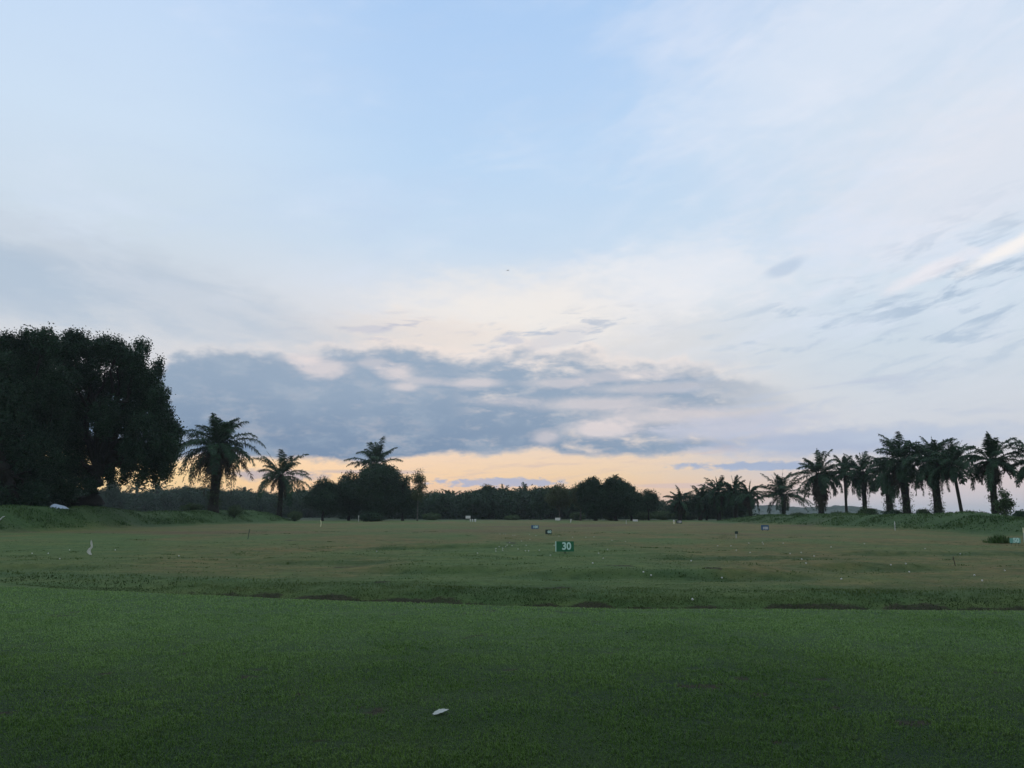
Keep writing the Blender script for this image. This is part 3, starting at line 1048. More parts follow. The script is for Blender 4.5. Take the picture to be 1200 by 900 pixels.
shrub('dark shrub under the great trees, just right of the pale blue tarpaulin', 88, 97, 582, 20, 21, 'big_leaf')
shrub('dark shrub at the foot of the great tree trunk, nearest to the first oil palm', 112, 98, 588, 16, 22, 'big_leaf')
shrub('dark shrub filling the gap left of the pale blue tarpaulin', 40, 92, 578, 36, 23, 'big_leaf')
shrub('dark shrub under the weeping tree at the left edge', 4, 91, 580, 34, 24, 'big_leaf')
shrub('low rounded green shrub just left of the fat oil palm trunk', 224, 130, 591, 26, 25)
shrub('low green shrub right of the fat oil palm trunk on the bank', 276, 133, 592, 24, 26)
shrub('low leafy shrub at the end of the left bank, right of the slim palm', 345, 160, 599, 22, 27)


# ------------------------------------------------------------------ oil palms
def fronds(mb, rng, base, n, L, th_lo, th_hi, bend, m=34, lw=0.10, leafl=0.20, droop=0.55, jitter=0.12, r0=0.25, az0=None):
    gold = 2.39996
    ph0 = rng.uniform(0, 6.28)
    for k in range(n):
        f = (k + 0.5) / n
        th0 = th_hi + (th_lo - th_hi) * f ** 0.85 + rng.normal() * 0.20
        a = ph0 + k * gold + rng.normal() * 0.35 if az0 is None else az0 + rng.normal() * 0.5
        Lk = L * rng.uniform(0.70, 1.14) * (0.72 + 0.28 * min(1, f * 3 + 0.2))
        bk = bend * (0.95 + 0.95 * f) * rng.uniform(0.7, 1.3)
        ns = 14
        t = np.linspace(0, 1, ns)
        th = th0 - bk * t ** 1.9
        th = np.maximum(th, -1.50)
        aa = a + rng.normal() * 0.25 * t
        ds = Lk / (ns - 1)
        dirs = np.stack([np.cos(th) * np.cos(aa), np.cos(th) * np.sin(aa), np.sin(th)], 1)
        p = np.asarray(base, float) + np.array([np.cos(a), np.sin(a), 0]) * r0 + np.vstack([np.zeros(3), np.cumsum(dirs[:-1] * ds, 0)])
        tube(mb, p, np.linspace(0.055, 0.012, ns), 4, cap=False)
        # leaflets
        tt = np.repeat(np.linspace(0.14, 0.995, m), 2) + rng.normal(size=2 * m) * 0.006
        tt = np.clip(tt, 0.1, 1)
        sgn = np.tile([1.0, -1.0], m)
        P0 = np.stack([np.interp(tt, t, p[:, i]) for i in range(3)], 1)
        T = norm(np.stack([np.interp(tt, t, dirs[:, i]) for i in range(3)], 1))
        side = norm(np.cross(T, np.tile([0, 0, 1.0], (2 * m, 1)) + 0.001))
        upv = np.cross(side, T)
        prof = np.clip(np.sin(np.pi * (0.10 + 0.82 * tt)) ** 0.7, 0.15, 1)
        ll = L * leafl * prof * rng.uniform(0.75, 1.2, 2 * m)
        lift = rng.normal(size=2 * m) * 0.30 + 0.10
        d1 = norm(side * sgn[:, None] + T * 0.55 + upv * lift[:, None])
        d2 = norm(d1 * 0.75 + T * 0.15 + np.array([0, 0, -1.0]) * droop * rng.uniform(0.5, 1.6, 2 * m)[:, None])
        mid = P0 + d1 * (ll * 0.5)[:, None]
        tip = mid + d2 * (ll * 0.6)[:, None]
        wv = norm(np.cross(d1, rng.normal(size=d1.shape) * 0.4 + upv)) * lw * 0.58
        wv = wv * rng.uniform(0.7, 1.3, 2 * m)[:, None]
        V = np.stack([P0 - wv * 0.6, P0 + wv * 0.6, mid + wv, mid - wv, tip], 1).reshape(-1, 3)
        kk = np.arange(2 * m)[:, None] * 5
        mb.add(V, [kk + np.array([[0, 1, 2, 3]]), kk + np.array([[3, 2, 4]])])


def palm(label, px, d, top, rpx, seed, n=34, trunk=0.38, skirt=0, skirt_len=0.6, ferns=0, group='oil palms', m=34, lw=0.10, th_lo=-0.75, bend=0.9,
         lean=0.0, name='oil_palm', base_top=None, thin=False, leafl=0.180, dead_th=(-1.45, -0.9)):
    rng = np.random.default_rng(seed)
    x = gx(px, d); zb = hz(x, d)
    H = gz(top, d) - zb
    rpx = rpx * (0.94 if group == G_R else 1.0)
    L = rpx / 913.0 * d * 1.15                 # frond length
    hc = H - L * 0.80                          # where the fronds leave the trunk
    hc = max(hc, H * 0.35)
    t = thing(name, label, 'palm tree', (x, d, zb), 0, group)
    # trunk with spiralled leaf bases
    tr = MB()
    nr = max(16, int(hc / 0.16)); sd_ = 20
    zz = np.linspace(-0.3, hc + 0.25, nr)
    f = (zz / hc).clip(0, 1)
    wx_ = lean * f ** 1.5 + 0.10 * np.sin(f * 2.5 + seed)
    wy_ = 0.10 * np.sin(f * 2.0 + seed * 2)
    rad = trunk * 0.80 * (1.05 + 0.35 * np.exp(-zz.clip(0) * 1.2) + (0.0 if thin else 0.22 * sst(f, 0.55, 1.0)))
    rad[-2:] *= (0.85, 0.45)
    th = np.linspace(0, 2 * np.pi, sd_, endpoint=False)
    bumpy = (0.02 if thin else 0.10) * np.abs(np.sin(th[None, :] * 4 + zz[:, None] * 5.0)) * np.abs(np.sin(zz[:, None] * 7 - th[None, :] * 3)) * 2.0
    bumpy = bumpy + rng.normal(size=(nr, sd_)) * (0.008 if thin else 0.035)
    rr = rad[:, None] * (1 + bumpy / trunk * 0.38)
    V = np.stack([wx_[:, None] + rr * np.cos(th), wy_[:, None] + rr * np.sin(th), np.repeat(zz[:, None], sd_, 1)], -1).reshape(-1, 3)
    i = np.arange(nr - 1)[:, None] * sd_; j = np.arange(sd_)[None, :]; k = (j + 1) % sd_
    tr.add(V, [np.stack([i + j, i + k, i + sd_ + k, i + sd_ + j], -1).reshape(-1, 4), np.arange((nr - 1) * sd_, nr * sd_)[None, :]])
    head = np.array([wx_[-1], wy_[-1], hc])
    cr = MB()
    fronds(cr, rng, head, n, L, th_lo, 1.45, bend * 0.85, int(m * 1.35), lw, leafl, 0.85)
    # spear leaf
    fronds(cr, rng, head, 2, L * 0.75, 1.35, 1.5, 0.15, 16, lw, 0.06, 0.1, r0=0.05)
    cr.build('crown', M['palm_leaf'], t)
    if skirt:
        sk = MB()
        fronds(sk, rng, head + np.array([0, 0, -0.15]), skirt, L * skirt_len, dead_th[0], dead_th[1], 0.45, 26, lw, 0.15, 1.0, r0=trunk * 0.9)
        sk.build('dead_fronds', M['dead_leaf'], t)
    if ferns:
        fe = MB()
        nf = ferns
        zf = rng.uniform(0.3, hc * 0.95, nf); af = rng.uniform(0, 6.28, nf)
        for zz_, aa in zip(zf, af):
            b = np.array([trunk * 1.05 * math.cos(aa), trunk * 1.05 * math.sin(aa), zz_])
            kf = 12
            p = b + rng.normal(size=(kf, 3)) * np.array([0.20, 0.20, 0.28]) + np.array([math.cos(aa), math.sin(aa), -0.3]) * 0.18
            V, F = rhombs(p, norm(rng.normal(size=p.shape) + np.array([math.cos(aa), math.sin(aa), 0.3])), np.full(kf, 0.20) * rng.uniform(0.6, 1.3, kf), np.full(kf, 0.05), rng)
            fe.add(V, F)
        n0 = sum(len(a) for a in tr.f)
        tr.add(np.concatenate(fe.v), np.concatenate(fe.f))
        to = tr.build('trunk', M['palm_bark'], t, smooth=False)
        to.data.materials.append(M['fern'])
        mi = np.zeros(len(to.data.polygons), np.int32); mi[n0:] = 1
        to.data.polygons.foreach_set('material_index', mi)
    else:
        tr.build('trunk', M['palm_bark'], t, smooth=False)
    return t


G_L, G_R = 'oil palms on the left bank', 'oil palms in the row behind the right bank'
palm('fat-trunked oil palm with a drooping skirt of old fronds beside the great dark tree', 250, 129, 484, 44, 301, 46, 0.85, 44, 1.0, 130, G_L, 44, 0.12, -0.55, 1.1, dead_th=(-1.15, -0.35))
palm('slim oil palm with open arching fronds, second from the great dark tree', 327, 163, 524, 36, 302, 30, 0.55, 7, 0.6, 40, G_L, 36, 0.13, -0.70, 0.95)
palm('oil palm rising out of a dark clump of broadleaf trees, left of centre', 440, 188, 515, 32, 303, 30, 0.5, 0, 0.5, 30, G_L, 34, 0.15, -0.55, 1.0)

palm('oil palm with long hanging dead skirt, leftmost of the tall right row', 963, 150, 526, 34, 311, 34, 0.55, 34, 1.0, 50, G_R, 34, 0.13, -0.7, 0.9, dead_th=(-1.5, -1.05))
palm('thin-trunked oil palm half hidden right of the skirted leftmost palm', 993, 158, 532, 24, 312, 24, 0.30, 4, 0.5, 0, G_R, 30, 0.13, -0.7, 1.0, thin=True)
palm('oil palm with a pale bush at its foot, third in the tall right row', 1014, 146, 527, 31, 313, 34, 0.42, 10, 0.7, 20, G_R, 34, 0.12, -0.7, 0.95)
palm('dark low-crowned oil palm tucked left of the tallest spreading palm', 1043, 140, 531, 30, 314, 32, 0.60, 18, 0.7, 60, G_R, 34, 0.12, -0.8, 1.0)
palm('tall spreading oil palm with ferny trunk, its crown leaning left', 1063, 124, 506, 40, 315, 42, 0.60, 14, 0.75, 90, G_R, 40, 0.11, -0.75, 1.0, lean=-0.3)
palm('broad oil palm with fern-covered foot left of the clean-trunked palm', 1099, 118, 508, 38, 316, 42, 0.60, 18, 0.8, 110, G_R, 40, 0.11, -0.75, 1.0)
palm('oil palm with a clean thin bare trunk, third from the right edge', 1127, 113, 515, 34, 317, 32, 0.26, 8, 0.55, 0, G_R, 36, 0.10, -0.65, 1.05, lean=-0.5, thin=True)
palm('oil palm with dead brown fronds hugging its trunk, second from the right edge', 1168, 100, 506, 39, 318, 30, 0.42, 26, 0.72, 30, G_R, 40, 0.10, -0.45, 1.0, dead_th=(-1.5, -1.25))
palm('oil palm cut off by the right edge of the photo', 1222, 98, 508, 40, 319, 34, 0.45, 10, 0.6, 30, G_R, 38, 0.10, -0.6, 1.05)

palm('airy flat-topped palm standing alone left of the tall right row', 918, 180, 551, 31, 321, 34, 0.42, 4, 0.5, 60, 'palms at the far end', 30, 0.13, -0.35, 0.75)
palm('oil palm at the right end of the far dark palm clump', 879, 175, 562, 20, 322, 28, 0.42, 20, 0.6, 30, 'palms at the far end', 26, 0.16, -0.8, 1.0)
palm('oil palm on the right inside the far dark palm clump', 862, 180, 557, 22, 323, 30, 0.45, 20, 0.6, 30, 'palms at the far end', 26, 0.16, -0.8, 1.0)
palm('tallest oil palm on the left inside the far dark palm clump', 843, 184, 556, 23, 324, 32, 0.45, 20, 0.6, 30, 'palms at the far end', 26, 0.16, -0.8, 1.0)
palm('short oil palm at the left end of the far dark palm clump', 821, 190, 568, 19, 325, 28, 0.42, 20, 0.6, 20, 'palms at the far end', 24, 0.16, -0.8, 1.0)
palm('bushy oil palm just right of the gap in the far tree line', 797, 188, 569, 20, 326, 32, 0.42, 20, 0.6, 20, 'palms at the far end', 24, 0.16, -0.85, 1.0)
palm('far oil palm left of the domed broadleaf tree', 527, 290, 571, 15, 331, 20, 0.40, 0, 0.5, 0, 'far oil palms in the woods', 20, 0.22, -0.6, 1.0)
palm('far oil palm right of the domed broadleaf tree', 614, 270, 566, 18, 332, 22, 0.40, 0, 0.5, 0, 'far oil palms in the woods', 22, 0.22, -0.6, 1.0)
palm('far oil palm poking out of the right shoulder of the domed tree', 589, 285, 568, 12, 333, 14, 0.35, 0, 0.5, 0, 'far oil palms in the woods', 18, 0.22, 0.0, 0.7)
palm('far oil palm seen under the great tree branches, nearer the trunk', 159, 340, 562, 12, 334, 18, 0.40, 0, 0.5, 0, 'far oil palms in the woods', 18, 0.26, -0.4, 1.0)
palm('far oil palm just left of the fat oil palm, spreading fronds', 183, 330, 562, 14, 335, 18, 0.40, 0, 0.5, 0, 'far oil palms in the woods', 18, 0.26, -0.4, 0.9)
palm('far oil palm top between the two palms of the left bank', 285, 350, 568, 12, 336, 18, 0.40, 0, 0.5, 0, 'far oil palms in the woods', 18, 0.26, -0.5, 1.0)

# ------------------------------------------------------------------ trees of the far side
G_F = 'trees along the far side of the field'
kw = dict(group=G_F)
pxtree('broadleaf_tree', 'dark rounded tree right of the slim palm, left end of the dark clump', 378, 182, 560, 54, 401, 'tree_leaf', low=0.05, n=13, dens=9, leaf=0.20, sub=0.7, tr=0.25, **kw)
pxtree('broadleaf_tree', 'dark tree between the left end of the clump and the palm rising from it', 409, 186, 553, 56, 402, 'tree_leaf', low=0.05, n=13, leaf=0.20, sub=0.7, tr=0.25, **kw)
pxtree('broadleaf_tree', 'broad dark tree right under the palm that rises from the clump', 444, 183, 543, 78, 403, 'tree_leaf', low=0.04, n=20, leaf=0.20, sub=0.7, tr=0.35, **kw)
pxtree('broadleaf_tree', 'dark tree at the right shoulder of the palm clump', 472, 180, 557, 50, 404, 'tree_leaf', low=0.05, n=11, leaf=0.20, sub=0.7, tr=0.25, **kw)
pxtree('broadleaf_tree', 'thin see-through tree with a slender pale trunk, right of the palm clump', 489, 176, 549, 24, 405, 'olive_leaf', 'pale_bark', low=0.26, n=14, dens=4, leaf=0.17, sub=0.75, tr=0.10, flat=0.8, r=0.9, fork=0.5, **kw)
pxtree('broadleaf_tree', 'wide domed dark broadleaf tree in the middle of the far tree line', 573, 240, 570, 56, 406, 'tree_leaf', low=0.10, n=20, leaf=0.24, sub=0.8, tr=0.4, **kw)
pxtree('broadleaf_tree', 'olive tree with a loose top left of the tall dense dark tree', 656, 186, 567, 36, 407, 'olive_leaf', 'pale_bark', low=0.25, n=13, dens=6, leaf=0.20, sub=0.75, tr=0.18, **kw)
pxtree('broadleaf_tree', 'olive tree with pale slim trunks touching the left side of the dense dark tree', 680, 184, 566, 30, 408, 'olive_leaf', 'pale_bark', low=0.22, n=11, dens=8, leaf=0.20, sub=0.7, tr=0.18, stems=2, **kw)
pxtree('broadleaf_tree', 'dense near-black tree with an upright leafy tip, left of the far pair', 698, 178, 559, 46, 409, 'big_leaf', low=0.03, n=15, dens=11, leaf=0.20, sub=0.65, tr=0.3, flat=1.4, **kw)
pxtree('broadleaf_tree', 'dense near-black tree with pointed tip, right of the far pair', 722, 176, 558, 54, 410, 'big_leaf', low=0.03, n=17, dens=11, leaf=0.20, sub=0.65, tr=0.3, flat=1.4, **kw)
pxtree('broadleaf_tree', 'dark tree sloping down from the dense pair to its right', 740, 182, 569, 30, 411, 'tree_leaf', low=0.12, n=12, leaf=0.20, sub=0.7, tr=0.22, **kw)
pxtree('broadleaf_tree', 'loose dark tree at the left side of the gap in the far tree line', 760, 190, 573, 30, 412, 'tree_leaf', low=0.12, n=12, dens=7, leaf=0.20, sub=0.75, tr=0.2, **kw)
pxtree('broadleaf_tree', 'hazy grey-green tree seen through the gap in the far tree line', 777, 420, 586, 12, 413, 'olive_leaf', low=0.10, n=8, dens=8, leaf=0.3, sub=1.0, tr=0.25, **kw)
pxtree('broadleaf_tree', 'small dark tree left of the olive trees, right of the far palm', 634, 215, 579, 28, 414, 'tree_leaf', low=0.08, n=10, leaf=0.22, sub=0.75, tr=0.2, **kw)
pxtree('broadleaf_tree', 'low dark tree just right of the thin see-through tree', 508, 230, 583, 24, 415, 'tree_leaf', low=0.08, n=9, leaf=0.22, sub=0.75, tr=0.2, **kw)
pxtree('broadleaf_tree', 'rounded dark tree seen below the great tree canopy', 128, 300, 563, 34, 416, 'tree_leaf', low=0.05, n=12, leaf=0.28, sub=0.9, tr=0.3, **kw)

pxtree('broadleaf_tree', 'low dark tree filling the left half of the far palm clump', 828, 198, 574, 54, 417, 'tree_leaf', low=0.05, n=12, leaf=0.20, sub=0.7, tr=0.2, **kw)
pxtree('broadleaf_tree', 'low dark tree filling the right half of the far palm clump', 862, 194, 574, 44, 418, 'tree_leaf', low=0.05, n=12, leaf=0.20, sub=0.7, tr=0.2, **kw)
G_S = 'shrubs along the field edges'
for px, d, top, w, seed, lab in [
        (715, 186, 598, 26, 501, 'low grey-green shrub below the right side of the dense dark pair'),
        (752, 196, 599, 34, 502, 'wide pale green shrub under the loose dark tree left of the gap'),
        (776, 205, 599, 30, 503, 'pale green shrub in the gap of the far tree line'),
        (806, 200, 602, 20, 504, 'low pale shrub right of the white 150 marker'),
        (436, 168, 601, 34, 505, 'low shrub at the foot of the dark palm clump'),
        (505, 205, 602, 26, 506, 'low shrub under the thin see-through tree'),
        (600, 205, 605, 22, 507, 'low flat shrub below the domed tree on its right'),
        (676, 196, 601, 24, 508, 'low shrub between the pale slim trunks and the dense dark tree'),
        (1016, 138, 596, 26, 509, 'grey-green rounded shrub between the third and fourth palms of the right row'),
        (1046, 132, 599, 24, 510, 'low shrub below the dark low-crowned palm'),
        (1081, 118, 598, 22, 511, 'green shrub between the tall spreading palm and the fern-footed palm'),
        (1140, 104, 602, 34, 512, 'low flat shrub right of the clean-trunked palm'),
        (1178, 97, 575, 22, 513, 'tall leaning shrub at the right of the palm with dead brown fronds'),
        (1196, 90, 601, 26, 514, 'low dark shrub at the right edge behind the bank'),
        (985, 146, 601, 30, 515, 'low shrub under the thin-trunked half hidden palm'),
        (935, 158, 602, 26, 516, 'low shrub left of the skirted palm at the start of the right row')]:
    shrub(lab, px, d, top, w, seed, 'tree_leaf' if seed in (505, 510, 514) else 'shrub_leaf', G_S, 0.14, 9, 0.5, 8)

# weeds beside the 50 sign
wp = ground_at(1172, 636)
rng = np.random.default_rng(77)
mb = MB()
n = 420
a = rng.normal(size=(n, 2)) * np.array([0.34, 0.24])
hh = rng.uniform(0.4, 1.5, n) * np.exp(-(a[:, 0] / 0.8) ** 2)
blades(mb, a[:, 0], a[:, 1], np.zeros(n), hh * 0.42, np.full(n, 0.045), 0.6, rng)
o = mb.build('tall_weed', M['bank_blade'])
o.location = wp
tag(o, 'upright clump of tall green weeds just left of the pale 50 sign', 'weed')

# ------------------------------------------------------------------ far wood that reads as one mass
rng = np.random.default_rng(900)
mb = MB()
cl = []
prof = [(60, 574), (110, 574), (150, 578), (200, 574), (240, 573), (290, 576), (330, 578), (380, 574), (430, 576), (480, 579), (510, 578), (540, 578), (580, 578),
        (620, 575), (660, 575), (700, 578), (740, 580), (766, 586), (770, 604), (784, 604), (788, 590), (820, 586), (850, 588), (868, 592), (886, 603)]
for px in np.arange(-60, 888, 3.2):
    for row in range(2):
        d = rng.uniform(300, 430) if px < 400 else rng.uniform(225, 330)
        ty = np.interp(px, [p[0] for p in prof], [p[1] for p in prof]) + rng.uniform(-2.5, 6.5) + 5.0 * vnoise(np.array([px * 0.09]), np.array([1.7]), 161)[0]
        x = gx(px + rng.uniform(-2, 2), d); ht = gz(ty, d)
        if ht < 1.5:
            continue
        r = ht * rng.uniform(0.20, 0.34)
        cl.append((np.array([x, d, ht - r]), (r * 1.3, r * 1.2, r)))
        cl.append((np.array([x + rng.uniform(-2, 2), d + rng.uniform(-3, 3), max(ht * 0.45, 0.8)]), (r * 1.4, r * 1.3, ht * 0.42)))
leaf_clumps(mb, cl, rng, 5, 0.42, 1.15, 0.2, 0.35)
o = mb.build('distant_woods', M['tree_leaf'])
o['kind'] = 'stuff'; o['label'] = 'hazy dark line of distant woods beyond the field'; o['category'] = 'woods'

# ------------------------------------------------------------------ far forested hill
rng = np.random.default_rng(55)
hxs = np.linspace(180, 640, 240); hys = np.linspace(1150, 1420, 60)
HX, HY = np.meshgrid(hxs, hys)
HZ = 19 * np.exp(-((HY - 1280) / 70) ** 2) * (0.75 + 0.55 * fbm(HX * 0.006, HY * 0.004, 5, 3)) * sst(HX, 200, 330) * (1 - sst(HX, 520, 640) * 0.8)
HZ = HZ + 3.5 * fbm(HX * 0.09, HY * 0.09, 8, 3) * (HZ > 1.0) - 0.3
hm = MB()
i = np.arange(59)[:, None] * 240; j = np.arange(239)[None, :]
hm.add(np.stack([HX, HY, HZ], -1), np.stack([i + j, i + j + 1, i + 240 + j + 1, i + 240 + j], -1).reshape(-1, 4))
o = hm.build('hills', M['tree_leaf'], smooth=False)
o['kind'] = 'structure'


# ------------------------------------------------------------------ signs and markers
def text_obj(body, size, depth, mat, parent, loc, name='lettering', fat=0.0, sx=1.0):
    cu = bpy.data.curves.new(name, 'FONT')
    cu.body = body; cu.size = size; cu.extrude = depth; cu.offset = fat
    cu.align_x = 'CENTER'; cu.align_y = 'CENTER'
    tmp = bpy.data.objects.new(name, cu)
    COL.objects.link(tmp)
    dg = bpy.context.evaluated_depsgraph_get()
    me = bpy.data.meshes.new_from_object(tmp.evaluated_get(dg))
    bpy.data.objects.remove(tmp); bpy.data.curves.remove(cu)
    me.name = name
    me.materials.clear(); me.materials.append(mat)
    o = bpy.data.objects.new(name, me)
    COL.objects.link(o)
    o.parent = parent
    o.location = loc; o.rotation_euler = (math.pi / 2, 0, 0); o.scale = (sx, 1, 1)
    return o


def sign(label, p, w, h, z0, panel, body=None, letters=None, size=0.2, off=0.0, rz=0.0, legs=2, post='black', strip=None, cat='sign', fat=0.0, sx=1.0, dz=0.0):
    t = thing('distance_sign' if body else 'board_sign', label, cat, p, rz)
    mb = MB(); box(mb, (0, 0, z0 + h / 2), (w, 0.035, h)); mb.build('panel', M[panel], t)
    xs_ = [0.0] if legs == 1 else [-w * 0.33, w * 0.33]
    for lx in xs_:
        mb = MB(); box(mb, (lx, 0.040, (z0 + h * 0.8) / 2 - 0.05), (0.04, 0.04, z0 + h * 0.8 + 0.1)); mb.build('leg', M[post], t)
    if strip:
        mb = MB(); box(mb, (-w / 2 - 0.018, 0.0, z0 + h / 2), (0.03, 0.06, h * 0.98)); mb.build('edge_strip', M[strip], t)
    if body:
        text_obj(body, size, 0.004, M[letters], t, (off, -0.0235, z0 + h / 2 + dz), fat=fat, sx=sx)
    return t


def foot(px, d):
    x = gx(px, d)
    return Vector((x, d, hz(x, d)))


p30 = ground_at(662.3, 648.5); D = p30.y
sign('green sign reading 30 standing low in the middle of the field', p30, 20.3 / 905 * D, 11.6 / 905 * D, 0.07, 'sign_green', '30', 'mint', 0.40, 0.055, legs=1, strip='mint', fat=0.011, sx=0.92)
p = foot(642.6, 62)
sign('small near-black sign with pale 60, behind the green 30 sign', p, 0.50, 0.36, 0.04, 'sign_dark', '60', 'mint', 0.30, 0.07, legs=1, fat=0.008)
p = foot(626.8, 84)
sign('small blue 100 sign left of the near-black sign', p, 0.80, 0.38, 0.06, 'sign_blue', '100', 'mint', 0.36, 0.05, legs=2, fat=0.010)
p = foot(895.5, 74)
sign('small blue 100 sign out on the right of the field', p, 0.72, 0.46, 0.08, 'sign_blue', '100', 'white', 0.34, 0.02, legs=2, fat=0.012, dz=-0.06)
p = foot(795.5, 128)
sign('far dark sign with white 150 in front of the far palms', p, 0.95, 0.50, 0.10, 'sign_dark', '150', 'white', 0.46, 0.04, legs=2, fat=0.016)
p = ground_at(1190.0, 637.5)
sign('pale green sign reading 50 under the right bank', p, 0.58, 0.27, 0.05, 'sign_pale', '50', 'mint', 0.34, 0.04, legs=2, fat=0.012)
p = foot(862, 52)
sign('little green sign turned half sideways on a pale post', p, 0.26, 0.18, 0.27, 'sign_dark', legs=1, post='grey', rz=0.5)
p = foot(653.5, 150)
sign('white board on a dark post at the far edge, above the blue 100 sign', p, 1.0, 0.50, 0.35, 'white', legs=1, rz=-0.25)
p = foot(548.5, 160)
sign('white board held up on dark posts at the far edge, below the domed tree', p, 1.0, 0.55, 0.62, 'white', legs=2)
p = foot(744.3, 150)
sign('low white board at the far edge under the loose dark tree', p, 1.0, 0.36, 0.12, 'white', legs=2, rz=0.15)


def stake(name, label, p, h, w, mats, cat='stake', lean=(0, 0), group=None, bend=0.0):
    """Thin round stake: shaft, coloured top band."""
    t = thing(name, label, cat, p, 0, group)
    n = 7
    f = np.linspace(0, 1, n)
    pts = np.stack([lean[0] * f + bend * np.sin(f * np.pi), lean[1] * f, -0.06 + (h + 0.06) * f], 1)
    k = 4
    mb = MB(); tube(mb, pts[:k + 1], np.full(k + 1, w / 2), 8); mb.build('shaft', M[mats[0]], t, smooth=False)
    mb = MB(); tube(mb, pts[k:] + 0.0, np.array([0.53, 0.53, 0.40])[:n - k] * w * 1.08, 8); mb.build('top', M[mats[1]], t, smooth=False)
    return t


stake('marker_stake', 'dark green leaning stake alone on the left of the field', foot(292, 52), 0.66, 0.045, ('stake_green', 'stake_green'), lean=(0.09, 0))
stake('marker_stake', 'cream stake at the end of the left grass bank', foot(376, 98), 0.80, 0.09, ('cream', 'cream'), bend=0.08)
stake('marker_stake', 'pale slim post in front of the dark palm clump', foot(420.5, 165), 1.3, 0.13, ('grey', 'white'), cat='post')
stake('marker_stake', 'white-topped grey stake below the right bank, left of the weeds', foot(1047.5, 74), 0.82, 0.07, ('grey', 'white'))
stake('marker_stake', 'yellow-white stake right beside the pale 50 sign', foot(1197, 45.2), 0.84, 0.055, ('grey', 'cream'))
stake('marker_stake', 'short dark stick in a green tuft at the right of the field', ground_at(1120, 663.5), 0.30, 0.028, ('wood', 'wood'), lean=(-0.06, 0))
stake('marker_stake', 'thin grey stake left of the low white board at the far edge', foot(733.6, 126), 0.66, 0.09, ('grey', 'grey'))
stake('marker_stake', 'thick cream marker just left of the far 150 sign', foot(789.3, 122), 0.62, 0.22, ('cream', 'white'), cat='marker')
stake('marker_stake', 'leaning white marker right of the white board on the dark post', foot(668.4, 148), 0.62, 0.16, ('white', 'white'), cat='marker', lean=(0.12, 0))
stake('marker_stake', 'white short marker nearest the posts of the raised white board', foot(551.2, 156), 0.52, 0.20, ('white', 'white'), cat='marker')
stake('marker_stake', 'white short marker in the middle of the three by the raised board', foot(553.8, 156), 0.50, 0.22, ('white', 'white'), cat='marker')
stake('marker_stake', 'wide white marker farthest right of the three by the raised board', foot(557.0, 157), 0.50, 0.34, ('white', 'white'), cat='marker')

# ragged flag, hanging twisted on a bent stick
p = ground_at(106.0, 651.0); D = p.y; k = D / 913.0
t = thing('flag', 'pale ragged flag hanging twisted on a stick at the left of the field', 'flag', p)
mb = MB()
tube(mb, [(0.0 * k, 0.02, -0.06), (-1.2 * k, 0.02, 5 * k), (1.0 * k, 0.02, 11 * k), (-0.2 * k, 0.02, 17.5 * k)], [0.008, 0.008, 0.007, 0.006], 7)
mb.build('stick', M['wood'], t)
rng = np.random.default_rng(5)
rows = [(17.6, -0.9, 0.2), (15.5, -1.1, 0.7), (13.0, -0.7, 1.4), (11.0, -0.4, 2.2), (9.6, -0.9, 2.0), (8.2, -2.2, 0.8), (6.4, -3.6, 0.1), (4.2, -4.8, 0.2), (2.6, -2.8, 0.8), (0.8, -0.2, 1.4)]
mb = MB(); nc = 7
V = []
for zz, a, b in rows:
    for c in range(nc):
        f = c / (nc - 1)
        V.append(((a + (b - a) * f) * k, -0.015 - 0.02 * math.sin(f * 9 + zz) + rng.normal() * 0.004, zz * k + rng.normal() * 0.004))
V = np.array(V); V2 = V + np.array([0, 0.006, 0])
nr = len(rows)
i = np.arange(nr - 1)[:, None] * nc; j = np.arange(nc - 1)[None, :]
q = np.stack([i + j, i + nc + j, i + nc + j + 1, i + j + 1], -1).reshape(-1, 4)
bd = [r * nc for r in range(nr)] + [(nr - 1) * nc + c for c in range(1, nc)] + [r * nc + nc - 1 for r in range(nr - 2, -1, -1)] + list(range(nc - 2, 0, -1))
off = nr * nc
rim = np.array([(bd[m], bd[(m + 1) % len(bd)], bd[(m + 1) % len(bd)] + off, bd[m] + off) for m in range(len(bd))])
mb.add(np.vstack([V, V2]), [q, q[:, ::-1] + off, rim])
mb.build('cloth', M['cloth'], t, smooth=True)

# pale leaf lying on the tee
p = ground_at(517, 838)
mb = MB()
n = 15
f = np.linspace(0, 1, n)
ax = np.stack([-0.056 + 0.112 * f, 0.028 * (f - 0.5) * 2.0, 0.010 + 0.006 * np.sin(f * np.pi)], 1)
half = 0.026 * np.sin(np.pi * (0.06 + 0.9 * f)) ** 0.8
V = []
for a, hw, ff in zip(ax, half, f):
    for c in np.linspace(-1, 1, 7):
        V.append(a + np.array([-0.020 * c, hw * c, 0.004 * c * c + 0.002 * math.sin(ff * 20 + c * 3)]))
V = np.array(V); nc = 7
i = np.arange(n - 1)[:, None] * nc; j = np.arange(nc - 1)[None, :]
q = np.stack([i + j, i + j + 1, i + nc + j + 1, i + nc + j], -1).reshape(-1, 4)
mb.add(np.vstack([V, V - np.array([0, 0, 0.002])]), [q, q[:, ::-1] + n * nc])
tube(mb, [ax[0] + np.array([-0.016, -0.008, 0.0]), ax[0]], [0.0016, 0.0022], 6)
o = mb.build('dry_leaf', M['paper'], smooth=True)
o.location = p + Vector((0, 0, 0.014))
o.rotation_euler = (R(12), R(-6), R(10))
tag(o, 'pale whitish dry leaf lying on the near mown grass', 'leaf')

